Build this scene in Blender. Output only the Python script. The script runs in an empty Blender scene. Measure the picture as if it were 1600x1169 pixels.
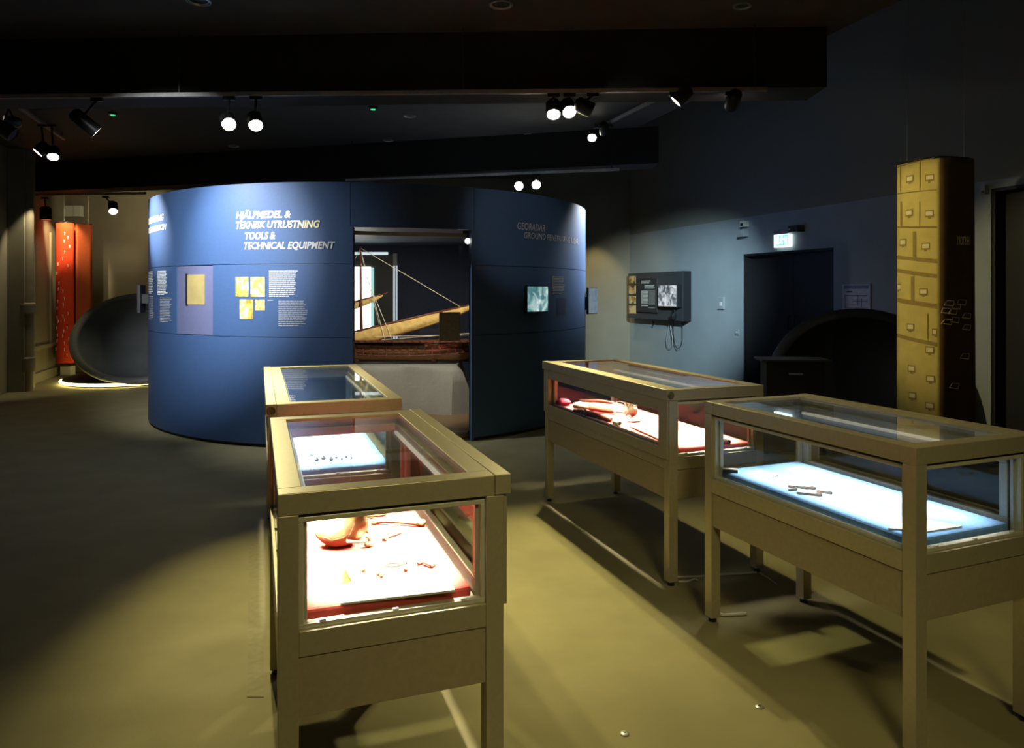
import bpy, bmesh, math, random
from mathutils import Vector, Matrix, noise as mnoise
random.seed(7)
S = bpy.context.scene
COL = S.collection
R = math.radians
# ---------------------------------------------------------------- camera
F, CX, CY, H = 1119.0, 800.0, 457.0, 1.496          # focal length, principal point (pixels of 1600x1169), eye height
cam_d = bpy.data.cameras.new('camera'); cam = bpy.data.objects.new('camera', cam_d); COL.objects.link(cam)
cam.location = (0, 0, H); cam.rotation_euler = (R(90), 0, 0)
cam_d.sensor_width = 36; cam_d.lens = F / 1600 * 36
cam_d.shift_y = -(584.5 - CY) / 1600; cam_d.clip_start = .05; cam_d.clip_end = 100
S.camera = cam
# ---------------------------------------------------------------- view + world
S.view_settings.view_transform = 'Standard'; S.view_settings.look = 'None'
S.view_settings.exposure = 0.0; S.view_settings.gamma = 1.0; S.view_settings.use_curve_mapping = False
W_ = bpy.data.worlds.new('world'); S.world = W_; W_.use_nodes = True
W_.node_tree.nodes['Background'].inputs[0].default_value = (.9, .95, 1, 1)
W_.node_tree.nodes['Background'].inputs[1].default_value = .002
S.cycles.max_bounces = 10; S.cycles.transparent_max_bounces = 40; S.cycles.glossy_bounces = 5
S.cycles.caustics_reflective = False; S.cycles.caustics_refractive = False
S.cycles.sample_clamp_indirect = 4.0

def at(px, py, Y): return Vector(((px - CX) / F * Y, Y, H - (py - CY) / F * Y))
def onz(px, py, z):
    Y = F * (H - z) / (py - CY); return Vector(((px - CX) / F * Y, Y, z))

WARM = (1.0, .87, .36); NEUT = (1.0, .95, .80); COOL = (.80, .92, 1.0)
def spot(name, loc, tgt, power, deg, col=WARM, blend=.5, size=.03, parent=None):
    l = bpy.data.lights.new(name, 'SPOT'); l.energy = power; l.spot_size = R(deg); l.spot_blend = blend
    l.color = col; l.shadow_soft_size = size
    o = bpy.data.objects.new(name, l); COL.objects.link(o); o.location = loc
    d = Vector(tgt) - Vector(loc); o.rotation_euler = d.to_track_quat('-Z', 'Y').to_euler()
    return o
# spots without fixtures, in and out of frame; some added purely as fill
spot('unseen_spot', (2.05, 9.70, 3.05), (.90, 9.4, 2.35), 900, 62, (.86, .93, 1.0), .7, .05)
spot('unseen_spot', (0.9, 10.6, 3.3), (2.25, 13.2, 1.2), 70, 50, (1, .84, .42), .8, .04)
spot('unseen_spot', (1.50, 12.75, 3.05), (1.62, 13.45, 1.1), 60, 58, (1, .82, .36), .7, .03)
spot('unseen_spot', (-7.4, 11.6, 3.05), (-7.5, 12.9, 1.4), 26, 75, (1, .86, .55), .6, .03)
spot('unseen_spot', (-2.4, 3.0, 3.45), (-3.1, 7.35, 1.65), 2200, 36, (.93, .97, 1), 1, .05)  # added fill spreading light over the drum's left cladding
spot('unseen_spot', (.9, -.8, 3.4), (.45, 2.6, .6), 190, 62, WARM, 1, .45)
spot('unseen_spot', (.6, 1.2, 3.45), (.12, 7.6, 2.15), 300, 14, NEUT, .8, .04)  # added to brighten the GEORADAR lettering
spot('unseen_spot', (3.3, .8, 3.4), (4.1, 6.4, 1.7), 25, 30, WARM, .8, .04)  # added to lift the right banner's dark side
spot('unseen_spot', (-6.5, 12.05, 2.95), (-7.3, 13.4, 2.95), 36, 84, (1, .85, .50), .7, .03)

# ---------------------------------------------------------------- materials
def mat(name, col, rough=.5, metal=0., var=.12, scale=30., bump=0., bscale=200., emit=None, estr=0.):
    m = bpy.data.materials.new(name); m.use_nodes = True; nt = m.node_tree; b = nt.nodes['Principled BSDF']
    b.inputs['Roughness'].default_value = rough; b.inputs['Metallic'].default_value = metal
    tc = nt.nodes.new('ShaderNodeTexCoord'); n = nt.nodes.new('ShaderNodeTexNoise'); n.inputs['Scale'].default_value = scale
    n.inputs['Detail'].default_value = 4; nt.links.new(tc.outputs['Object'], n.inputs['Vector'])
    r = nt.nodes.new('ShaderNodeValToRGB'); nt.links.new(n.outputs['Fac'], r.inputs['Fac'])
    lo = [max(0, c * (1 - var)) for c in col]; hi = [min(1, c * (1 + var)) for c in col]
    r.color_ramp.elements[0].position = .3; r.color_ramp.elements[1].position = .7
    r.color_ramp.elements[0].color = (*lo, 1); r.color_ramp.elements[1].color = (*hi, 1)
    nt.links.new(r.outputs['Color'], b.inputs['Base Color'])
    if bump:
        n2 = nt.nodes.new('ShaderNodeTexNoise'); n2.inputs['Scale'].default_value = bscale
        nt.links.new(tc.outputs['Object'], n2.inputs['Vector'])
        bp = nt.nodes.new('ShaderNodeBump'); bp.inputs['Strength'].default_value = bump; bp.inputs['Distance'].default_value = .01
        nt.links.new(n2.outputs['Fac'], bp.inputs['Height']); nt.links.new(bp.outputs['Normal'], b.inputs['Normal'])
    if emit:
        b.inputs['Emission Color'].default_value = (*emit, 1); b.inputs['Emission Strength'].default_value = estr
    return m
def emis(name, col, st):
    return mat(name, (.8, .8, .8), .4, 0, .02, emit=col, estr=st)
def glassmat(name, tint=(.95, .97, .96), rough=0.0):
    m = bpy.data.materials.new(name); m.use_nodes = True; nt = m.node_tree; nt.nodes.clear()
    out = nt.nodes.new('ShaderNodeOutputMaterial'); mix = nt.nodes.new('ShaderNodeMixShader')
    tr = nt.nodes.new('ShaderNodeBsdfTransparent'); tr.inputs[0].default_value = (*tint, 1)
    gl = nt.nodes.new('ShaderNodeBsdfGlossy'); gl.inputs['Roughness'].default_value = rough; gl.inputs['Color'].default_value = (1, 1, 1, 1)
    lw = nt.nodes.new('ShaderNodeLayerWeight'); lw.inputs['Blend'].default_value = .5
    pw = nt.nodes.new('ShaderNodeMath'); pw.operation = 'POWER'; pw.inputs[1].default_value = 5
    mul = nt.nodes.new('ShaderNodeMath'); mul.operation = 'MULTIPLY_ADD'; mul.inputs[1].default_value = .90; mul.inputs[2].default_value = .04
    nt.links.new(lw.outputs['Facing'], pw.inputs[0]); nt.links.new(pw.outputs[0], mul.inputs[0])
    nt.links.new(mul.outputs[0], mix.inputs[0]); nt.links.new(tr.outputs[0], mix.inputs[1]); nt.links.new(gl.outputs[0], mix.inputs[2])
    nt.links.new(mix.outputs[0], out.inputs[0]); return m
def picture(name, stops, scale=6., emit=0., detail=6., dist=1.5, grad=False, vor=False):
    """a printed photograph or a screen image: layered noise through a colour ramp"""
    m = bpy.data.materials.new(name); m.use_nodes = True; nt = m.node_tree; b = nt.nodes['Principled BSDF']
    tc = nt.nodes.new('ShaderNodeTexCoord'); n = nt.nodes.new('ShaderNodeTexNoise')
    n.inputs['Scale'].default_value = scale; n.inputs['Detail'].default_value = detail; n.inputs['Distortion'].default_value = dist
    nt.links.new(tc.outputs['Object'], n.inputs['Vector'])
    r = nt.nodes.new('ShaderNodeValToRGB'); els = r.color_ramp.elements
    els[0].position, els[0].color = stops[0][0], (*stops[0][1], 1); els[1].position, els[1].color = stops[-1][0], (*stops[-1][1], 1)
    for p, c in stops[1:-1]:
        e = els.new(p); e.color = (*c, 1)
    nt.links.new(n.outputs['Fac'], r.inputs['Fac'])
    nt.links.new(r.outputs['Color'], b.inputs['Base Color'])
    b.inputs['Roughness'].default_value = .35
    if emit:
        nt.links.new(r.outputs['Color'], b.inputs['Emission Color']); b.inputs['Emission Strength'].default_value = emit
        b.inputs['Base Color'].default_value = (.02, .02, .02, 1)
        for l in list(b.inputs['Base Color'].links): nt.links.remove(l)
    return m
def wood(name, a, b_, scale=8., axis='X', rough=.5):
    m = bpy.data.materials.new(name); m.use_nodes = True; nt = m.node_tree; b = nt.nodes['Principled BSDF']
    tc = nt.nodes.new('ShaderNodeTexCoord'); w = nt.nodes.new('ShaderNodeTexWave'); w.bands_direction = axis
    w.inputs['Scale'].default_value = scale; w.inputs['Distortion'].default_value = 2.5; w.inputs['Detail'].default_value = 3
    nt.links.new(tc.outputs['Object'], w.inputs['Vector']); r = nt.nodes.new('ShaderNodeValToRGB')
    r.color_ramp.elements[0].color = (*a, 1); r.color_ramp.elements[1].color = (*b_, 1)
    nt.links.new(w.outputs['Fac'], r.inputs['Fac']); nt.links.new(r.outputs['Color'], b.inputs['Base Color'])
    b.inputs['Roughness'].default_value = rough; return m

M = {}
M['floor'] = mat('floor_vinyl', (.31, .275, .15), .72, 0, .10, 3.0, .05, 120)
M['floor'].node_tree.nodes['Principled BSDF'].inputs['Specular IOR Level'].default_value = .25
M['ceil'] = mat('ceiling_paint', (.055, .047, .040), .8, 0, .1, 5)
M['beam'] = mat('beam_paint', (.010, .008, .007), .85, 0, .1, 5)
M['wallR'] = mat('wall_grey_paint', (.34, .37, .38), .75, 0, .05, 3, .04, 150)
def paint_light_cutoff(m, lo, zc):
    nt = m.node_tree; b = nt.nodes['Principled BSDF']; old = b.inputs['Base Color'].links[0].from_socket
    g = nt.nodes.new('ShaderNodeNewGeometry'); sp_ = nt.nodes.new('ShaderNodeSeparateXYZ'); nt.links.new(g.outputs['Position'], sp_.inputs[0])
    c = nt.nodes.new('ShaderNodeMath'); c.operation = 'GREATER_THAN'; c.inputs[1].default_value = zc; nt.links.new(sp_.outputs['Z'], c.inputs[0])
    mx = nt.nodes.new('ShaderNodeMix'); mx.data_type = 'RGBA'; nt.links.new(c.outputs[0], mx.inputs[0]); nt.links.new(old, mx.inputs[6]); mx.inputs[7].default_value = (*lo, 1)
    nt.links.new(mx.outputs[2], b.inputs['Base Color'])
paint_light_cutoff(M['wallR'], (.25, .24, .19), 2.58)  # upper wall darker: the lamp's cut-off line painted into the colour
M['wallL'] = mat('wall_beige_paint', (.30, .27, .20), .75, 0, .06, 3, .04, 150)
M['wallB'] = mat('wall_taupe_paint', (.27, .24, .18), .8, 0, .06, 3, .04, 150)
M['dark'] = mat('black_paint', (.012, .012, .013), .6, 0, .1)
M['black'] = mat('black_plastic', (.016, .016, .018), .4, 0, .1)
M['blackm'] = mat('black_metal', (.02, .02, .02), .4, .3, .1)
M['case'] = mat('satin_case_metal', (.54, .48, .36), .38, .45, .05, 60, .03, 400)
M['caseP'] = mat('case_panel_metal', (.42, .35, .25), .5, .2, .05, 60, .03, 400)
M['alu'] = mat('light_aluminium_profile', (.70, .68, .60), .35, .3, .04, 60)
M['white'] = mat('white_plastic', (.75, .75, .72), .4, 0, .03)
M['grey'] = mat('grey_plastic', (.35, .36, .37), .45, 0, .05)
M['glass'] = glassmat('clear_glass')
M['red'] = mat('red_felt', (.70, .085, .07), .95, 0, .12, 80, .2, 500)
M['blue'] = mat('blue_felt', (.16, .34, .72), .95, 0, .10, 80, .2, 500)
M['led'] = emis('led_strip_light', (1, .93, .75), .6)
M['card'] = mat('white_card', (.82, .80, .76), .7, 0, .03)
M['tan'] = mat('tan_card', (.62, .46, .22), .7, 0, .06)
M['bone'] = mat('old_bone', (.34, .20, .09), .7, 0, .25, 25, .2, 120)
M['stain'] = mat('stained_find', (.13, .07, .03), .75, 0, .25, 60, .2, 200)
M['ochre'] = mat('ochre_bell_metal', (.22, .13, .035), .55, .3, .2, 60)
M['crack'] = mat('bone_crack', (.10, .05, .03), .8)
M['iron'] = mat('corroded_iron', (.10, .075, .06), .7, .3, .3, 90, .3, 200)
M['brass'] = mat('tarnished_brass', (.20, .16, .10), .4, .7, .2, 60)
M['brown'] = mat('red_brown_leather', (.16, .035, .015), .5, 0, .2, 30)
M['ivory'] = mat('pale_wood', (.48, .36, .22), .5, 0, .15, 25)
M['rope'] = mat('cable_white', (.72, .70, .60), .5, 0, .05)
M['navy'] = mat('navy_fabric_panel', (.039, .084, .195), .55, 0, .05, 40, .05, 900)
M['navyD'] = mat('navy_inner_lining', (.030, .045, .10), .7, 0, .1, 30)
M['slate'] = mat('slate_violet_panel', (.11, .12, .22), .6, 0, .04, 30)
M['txtW'] = mat('white_lettering', (.85, .85, .82), .5, 0, .02)
M['txtG'] = mat('pale_gold_lettering', (.85, .76, .45), .5, 0, .02)
M['txtS'] = mat('grey_lettering', (.42, .42, .42), .5, 0, .02)
M['txtG2'] = mat('silver_lettering', (.62, .62, .60), .5, 0, .02)
M['gold'] = mat('gold_panel', (.42, .33, .13), .5, .2, .08, 12)
M['photoY'] = picture('yellow_photo_print', [(.3, (.28, .17, .03)), (.45, (.62, .48, .10)), (.55, (.80, .70, .32)), (.7, (.88, .85, .70))], 9)
M['photoB'] = picture('sky_and_foliage_print', [(.3, (.30, .20, .03)), (.45, (.75, .62, .12)), (.52, (.80, .74, .4)), (.6, (.45, .55, .80))], 7)
M['photoO'] = picture('orange_photo_print', [(.3, (.30, .15, .04)), (.5, (.65, .42, .15)), (.7, (.80, .62, .35))], 14)
M['photoT'] = picture('brown_photo_print', [(.35, (.06, .03, .01)), (.47, (.50, .30, .10)), (.6, (.80, .62, .32))], 5)
M['scr1'] = picture('radar_screen', [(.3, (.03, .10, .12)), (.45, (.10, .25, .27)), (.52, (.28, .46, .46)), (.65, (.75, .90, .88))], 7, .9, 9, .7)
M['scr2'] = picture('forest_screen', [(.33, (.02, .03, .04)), (.47, (.20, .24, .27)), (.54, (.50, .56, .60)), (.66, (.9, .95, 1))], 9, .85, 8, .6)
M['scr3'] = picture('dim_blue_screen', [(.3, (.14, .20, .28)), (.6, (.30, .38, .46))], 6, .5)
M['board'] = mat('slate_grey_board', (.06, .065, .068), .55, 0, .06)
M['boardT'] = mat('charcoal_text_panel', (.035, .037, .04), .5, 0, .06)
M['cloth'] = mat('grey_drape', (.30, .30, .31), .9, 0, .06, 40, .1, 600)
M['hull'] = wood('hull_planks', (.22, .09, .035), (.46, .22, .085), 24, 'Z')
M['hullD'] = wood('dark_ship_wood', (.10, .03, .018), (.20, .06, .035), 14, 'X')
M['sail'] = mat('furled_canvas', (.66, .46, .17), .9, 0, .22, 14, .15, 60)
M['plank'] = wood('oak_floor', (.14, .09, .05), (.24, .16, .09), 5, 'Y')
M['orange'] = mat('orange_board', (.80, .33, .03), .6, 0, .05)
M['redp'] = mat('red_paint', (.65, .05, .03), .5, 0, .05)
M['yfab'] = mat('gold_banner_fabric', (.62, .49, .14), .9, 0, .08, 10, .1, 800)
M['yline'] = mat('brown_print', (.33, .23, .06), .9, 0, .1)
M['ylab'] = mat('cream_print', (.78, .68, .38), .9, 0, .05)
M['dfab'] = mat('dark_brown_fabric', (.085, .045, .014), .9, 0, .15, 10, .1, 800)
M['rfab'] = mat('red_banner_fabric', (.80, .06, .015), .85, 0, .06, 20, .1, 800)
M['rfab2'] = mat('orange_side_fabric', (.55, .10, .03), .85, 0, .06, 20)
M['steel'] = mat('brushed_steel', (.55, .55, .53), .35, .8, .05)
M['shell'] = mat('dark_grey_shell', (.05, .052, .055), .5, 0, .1, 6)
M['shellIn'] = mat('slate_bowl_inside', (.16, .175, .185), .55, 0, .1, 5)
M['lamp_on'] = emis('lit_lamp_lens', (1, .96, .80), 40)
M['lamp_dim'] = emis('dim_lamp_lens', (1, .25, .2), .25)
M['lamp_off'] = mat('lamp_glass_off', (.08, .08, .08), .1, 0, .05)
M['strip'] = emis('yellow_light_strip', (1, .85, .30), 7)
M['green'] = emis('green_led', (.02, .75, .22), 1.2)
M['exitG'] = emis('exit_green', (.05, .62, .50), 1.5)
M['exitW'] = emis('exit_white', (.80, 1.0, .98), 2.2)
M['lightbox'] = emis('lit_panel', (1, .97, .92), 3.0)
M['lightteal'] = emis('teal_lit_edge', (.35, .75, .75), .9)
M['pipe'] = mat('pipe_paint', (.26, .22, .16), .6, 0, .1, 8)

# ---------------------------------------------------------------- mesh helpers
class MB:
    def __init__(s): s.b = bmesh.new()
    def box(s, x0, x1, y0, y1, z0, z1):
        v = [s.b.verts.new((x, y, z)) for z in (z0, z1) for y in (y0, y1) for x in (x0, x1)]
        for f in ((0, 2, 3, 1), (4, 5, 7, 6), (0, 1, 5, 4), (2, 6, 7, 3), (0, 4, 6, 2), (1, 3, 7, 5)):
            s.b.faces.new([v[i] for i in f])
        return s
    def hexa(s, p):           # 8 points: bottom 4 (ccw) then top 4
        v = [s.b.verts.new(q) for q in p]
        for f in ((3, 2, 1, 0), (4, 5, 6, 7), (0, 1, 5, 4), (1, 2, 6, 5), (2, 3, 7, 6), (3, 0, 4, 7)):
            s.b.faces.new([v[i] for i in f])
        return s
    def prism(s, pts, z0, z1):
        a = [s.b.verts.new((*p, z0)) for p in pts]; c = [s.b.verts.new((*p, z1)) for p in pts]; n = len(pts)
        s.b.faces.new(a[::-1]); s.b.faces.new(c)
        for i in range(n): s.b.faces.new((a[i], a[(i + 1) % n], c[(i + 1) % n], c[i]))
        return s
    def ring(s, c, ax, r, n=20, ry=None):
        c = Vector(c); ax = Vector(ax).normalized()
        u = ax.orthogonal().normalized() if abs(ax.z) < .999 else Vector((1, 0, 0)); w = ax.cross(u)
        return [s.b.verts.new(c + u * r * math.cos(2 * math.pi * i / n) + w * (ry or r) * math.sin(2 * math.pi * i / n)) for i in range(n)]
    def loft(s, rings, cap=True):
        for a, c in zip(rings, rings[1:]):
            n = len(a)
            for i in range(n): s.b.faces.new((a[i], a[(i + 1) % n], c[(i + 1) % n], c[i]))
        if cap:
            s.b.faces.new(rings[0][::-1]); s.b.faces.new(rings[-1])
        return s
    def cyl(s, p0, p1, r0, r1=None, n=20):
        d = Vector(p1) - Vector(p0); r1 = r0 if r1 is None else r1
        return s.loft([s.ring(p0, d, r0, n), s.ring(p1, d, r1, n)])
    def lathe(s, c, ax, prof, n=24):   # prof: (distance along axis, radius)
        c = Vector(c); ax = Vector(ax).normalized()
        return s.loft([s.ring(c + ax * t, ax, max(r, .0002), n) for t, r in prof])
    def tube(s, pts, r, n=8):
        pts = [Vector(p) for p in pts]; rr = r if hasattr(r, '__len__') else [r] * len(pts); rings = []; up = None
        for i, p in enumerate(pts):
            d = (pts[min(i + 1, len(pts) - 1)] - pts[max(i - 1, 0)]).normalized()
            u = (up - d * up.dot(d)).normalized() if up is not None and (up - d * up.dot(d)).length > 1e-4 else d.orthogonal().normalized()
            up = u; w = d.cross(u)
            rings.append([s.b.verts.new(p + (u * math.cos(2 * math.pi * k / n) + w * math.sin(2 * math.pi * k / n)) * rr[i]) for k in range(n)])
        return s.loft(rings)
    def ball(s, c, rx, ry=None, rz=None, n=16, k=10, f=None):
        ry = ry or rx; rz = rz or rx; c = Vector(c); rings = []
        for j in range(1, k):
            t = math.pi * j / k; row = []
            for i in range(n):
                a = 2 * math.pi * i / n; d = Vector((math.sin(t) * math.cos(a), math.sin(t) * math.sin(a), -math.cos(t)))
                q = f(d) if f else 1.
                row.append(s.b.verts.new(c + Vector((d.x * rx, d.y * ry, d.z * rz)) * q))
            rings.append(row)
        s.loft(rings, False)
        for row, z, flip in ((rings[0], -1, True), (rings[-1], 1, False)):
            q = f(Vector((0, 0, z))) if f else 1.
            v = s.b.verts.new(c + Vector((0, 0, z * rz * q)))
            for i in range(n):
                t3 = (row[i], row[(i + 1) % n], v); s.b.faces.new(t3[::-1] if flip else t3)
        return s
    def build(s, name, m, parent=None, smooth=False, bevel=0., loc=None, rot=None):
        bmesh.ops.recalc_face_normals(s.b, faces=s.b.faces)
        me = bpy.data.meshes.new(name); s.b.to_mesh(me); s.b.free(); me.materials.append(m if not isinstance(m, str) else M[m])
        return link(name, me, parent, smooth, bevel, loc, rot)
def link(name, me, parent=None, smooth=False, bevel=0., loc=None, rot=None):
    o = bpy.data.objects.new(name, me); COL.objects.link(o)
    if smooth:
        for p in me.polygons: p.use_smooth = True
        if smooth == 'auto':
            me.set_sharp_from_angle(angle=R(40))
    if bevel:
        md = o.modifiers.new('bevel', 'BEVEL'); md.width = bevel; md.segments = 2; md.limit_method = 'ANGLE'
    if parent: o.parent = parent
    if loc is not None: o.location = loc
    if rot is not None: o.rotation_euler = rot
    return o
def tag(o, label, cat, group=None):
    o['label'] = label; o['category'] = cat
    if group: o['group'] = group
    return o
def thing(name, label, cat, loc=(0, 0, 0), rz=0., group=None):
    o = bpy.data.objects.new(name, None); COL.objects.link(o); o.location = loc; o.rotation_euler = (0, 0, rz); o.empty_display_size = .1
    return tag(o, label, cat, group)
def struct(o): o['kind'] = 'structure'; return o
def lab(o, l): o['label'] = l; return o
def textmesh(s, mw=None, bold=.0, shear=0.):
    cu = bpy.data.curves.new('lettering', 'FONT'); cu.body = s; cu.size = 1; cu.offset = bold; cu.shear = shear; cu.extrude = 0; cu.resolution_u = 3
    o = bpy.data.objects.new('lettering', cu); COL.objects.link(o); bpy.context.view_layer.update()
    me = bpy.data.meshes.new_from_object(o.evaluated_get(bpy.context.evaluated_depsgraph_get()))
    bpy.data.objects.remove(o); bpy.data.curves.remove(cu)
    xs = [v.co.x for v in me.vertices]; ys = [v.co.y for v in me.vertices]
    x0, x1, y0, y1 = min(xs), max(xs), 0., .73
    for v in me.vertices: v.co = ((v.co.x - x0) / (x1 - x0), (v.co.y - y0) / (y1 - y0), 0)
    return me

# ---------------------------------------------------------------- the room
E1 = Vector((-.345, .9385, 0)).normalized(); E2 = Vector((E1.y, -E1.x, 0))      # along / away from the right wall
W0 = Vector((3.35, 10.42, 0))
def WR(t, off, z): return W0 + E1 * t - E2 * off + Vector((0, 0, z))
def wr_pix(px, py, off=0.):
    k = (px - CX) / F; b = W0 - E2 * off; t = (k * b.y - b.x) / (E1.x - k * E1.y); Y = b.y + E1.y * t
    return t, H - (py - CY) / F * Y
def wbox(mb, t0, t1, o0, o1, z0, z1):
    return mb.hexa([WR(t0, o0, z0), WR(t1, o0, z0), WR(t1, o1, z0), WR(t0, o1, z0), WR(t0, o0, z1), WR(t1, o0, z1), WR(t1, o1, z1), WR(t0, o1, z1)])
TOP = 5.2
tC = 3.30                                         # corner with the back wall
cR = WR(tC, 0, 0)
LW0 = Vector((-8.42, 13.5, 0)); LD = Vector((.6, -1.9, 0)).normalized(); LN = Vector((-LD.y, LD.x, 0))   # left wall, normal into room
tF = -12.4
fR = WR(tF, 0, 0); fL = LW0 + LD * ((13.5 - fR.y) / -LD.y)
struct(MB().prism([(cR.x + .3, 13.8), (-8.8, 13.8), (fL.x - .3, fL.y - .3), (fR.x + .3, fR.y - .3)], -.1, 0).build('floor', 'floor'))
# ceiling slab ends before the right wall, a higher black ceiling goes on
SE0, SE1 = Vector((1.20, 10.8)), Vector((4.13, 1.1))
sd = (SE1 - SE0).normalized()
def se(y): return SE0.x + sd.x / sd.y * (y - SE0.y)
struct(MB().prism([(se(13.5), 13.5), (-8.8, 13.5), (-3.2, fL.y - .1), (se(fL.y - .1), fL.y - .1)], 3.65, 3.95).build('ceiling', 'ceil'))
struct(MB().prism([(cR.x + .3, 13.8), (-8.8, 13.8), (fL.x - .3, fL.y - .3), (fR.x + .3, fR.y - .3)], TOP, TOP + .1).build('ceiling', 'beam'))
# right wall with two door openings
d1a, d1b = wr_pix(1302.5, 386)[0], wr_pix(1160, 397)[0]; d1z = wr_pix(1160, 397.5)[1]
d2b = wr_pix(1548, 295)[0]; d2z = wr_pix(1548, 295)[1]; d2a = d2b - 1.5
mb = MB()
for t0, t1, z0, z1 in ((d1b, tC + .12, 0, TOP), (d1a, d1b, d1z, TOP), (d2b, d1a, 0, TOP), (d2a, d2b, d2z, TOP), (tF, d2a, 0, TOP)):
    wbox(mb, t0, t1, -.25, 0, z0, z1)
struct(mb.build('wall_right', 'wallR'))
for n, (a, b, z) in enumerate(((d1a, d1b, d1z), (d2a, d2b, d2z))):
    r = bpy.data.objects.new('door_%d' % (n + 1), None); COL.objects.link(r); r['kind'] = 'structure'; r.location = WR((a + b) / 2, -.2, 0)
    loc = r.location
    def wb(t0, t1, o0, o1, z0, z1):
        m_ = MB(); wbox(m_, t0, t1, o0, o1, z0, z1); bmesh.ops.translate(m_.b, verts=m_.b.verts, vec=-loc); return m_
    mid = (a + b) / 2
    for t0, t1 in ((a + .03, mid - .004), (mid + .004, b - .03)):
        leaf = wb(t0, t1, -.20, -.15, .01, z - .03).build('door_leaf', 'dark', r)
        m_ = MB(); th = mid + (.06 if t0 > mid - .1 else -.06)
        p = WR(th, -.11, 1.0) - loc; q = WR(th, -.11, 1.18) - loc
        m_.cyl(p, q, .012); m_.cyl(p, p - E2 * -.045, .01); m_.cyl(q, q - E2 * -.045, .01); m_.build('door_handle', 'blackm', leaf, True)
    fr = wb(a, a + .03, -.22, -.02, 0, z); wbox(fr, b - .03, b, -.22, -.02, 0, z) if False else None
    fr.build('door_frame', 'dark', r)
    wb(b - .03, b, -.22, -.02, 0, z).build('door_frame', 'dark', r); wb(a, b, -.22, -.02, z - .03, z).build('door_frame', 'dark', r)
struct(MB().box(-8.75, cR.x + .1, 13.5, 13.75, 0, TOP).build('wall_back', 'wallB'))
def lwp(s, off, z): return LW0 + LD * s + LN * off + Vector((0, 0, z))
def lbox(mb, s0, s1, o0, o1, z0, z1):
    return mb.hexa([lwp(s0, o0, z0), lwp(s1, o0, z0), lwp(s1, o1, z0), lwp(s0, o1, z0), lwp(s0, o0, z1), lwp(s1, o0, z1), lwp(s1, o1, z1), lwp(s0, o1, z1)])
sL = (13.5 - fL.y) / -LD.y
struct(lbox(MB(), -.1, sL + .2, -.25, 0, 0, TOP).build('wall_left', 'wallL'))
struct(MB().prism([(fL.x - .3, fL.y - .3), (fR.x + .3, fR.y - .3), (fR.x + .3, fR.y), (fL.x - .3, fL.y)], 0, TOP).build('wall_front', 'beam'))
# left wall joinery: dado rail, upright batten, baseboard, pilaster
struct(lbox(MB(), .02, 2.25, 0, .05, .54, .60).build('trim_1', 'wallL', bevel=.01))
struct(lbox(MB(), .02, 2.25, 0, .06, .0, .16).build('baseboard_left', 'wallL', bevel=.01))
struct(lbox(MB(), .90, .96, 0, .03, .60, 2.55).build('trim_2', 'wallL', bevel=.005))
struct(lbox(MB(), 2.45, 2.95, 0, .22, 0, 3.65).build('trim_3', 'wallL', bevel=.01))
struct(MB().box(-8.3, 2.0, 13.44, 13.5, 0, .15).build('baseboard_back', 'wallB', bevel=.01))
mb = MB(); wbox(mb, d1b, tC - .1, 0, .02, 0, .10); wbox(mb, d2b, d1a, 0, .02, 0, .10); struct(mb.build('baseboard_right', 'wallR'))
# beams
struct(MB().hexa([(-7.0, 6.2, 3.16), (2.55, 5.80, 3.16), (2.55, 6.2, 3.16), (-7.0, 6.6, 3.16),
                  (-7.0, 6.2, 3.65), (2.55, 5.80, 3.65), (2.55, 6.2, 3.65), (-7.0, 6.6, 3.65)]).build('ceiling_beam', 'beam'))
struct(MB().hexa([(-8.4, 12.0, 3.17), (1.9, 9.28, 3.17), (1.9, 9.7, 3.17), (-8.4, 12.4, 3.17),
                  (-8.4, 12.0, 3.65), (1.9, 9.28, 3.65), (1.9, 9.7, 3.65), (-8.4, 12.4, 3.65)]).build('ceiling_beam', 'beam'))
# heating pipe on the left
pc = Vector((-7.36, 10.86, 0)); o = thing('drain_pipe', 'thick painted vertical pipe against the left wall, lit near its top', 'pipe', pc)
MB().cyl((0, 0, 0), (0, 0, 3.65), .095, n=24).build('pipe_shaft', 'pipe', o, 'auto')
MB().lathe((0, 0, 1.18), (0, 0, 1), [(0, .095), (0, .125), (.14, .125), (.16, .095)]).build('pipe_collar', 'pipe', o, 'auto')
MB().lathe((0, 0, .30), (0, 0, 1), [(0, .095), (0, .118), (.2, .118), (.22, .095)]).build('pipe_collar', 'pipe', o, 'auto')
spot('unseen_spot', pc + Vector((.35, -.1, 3.02)), pc + Vector((0, 0, 1.7)), 50, 60, (1, .87, .55), .6, .02)  # beam added for the pipe's bright top, no lamp drawn

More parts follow.
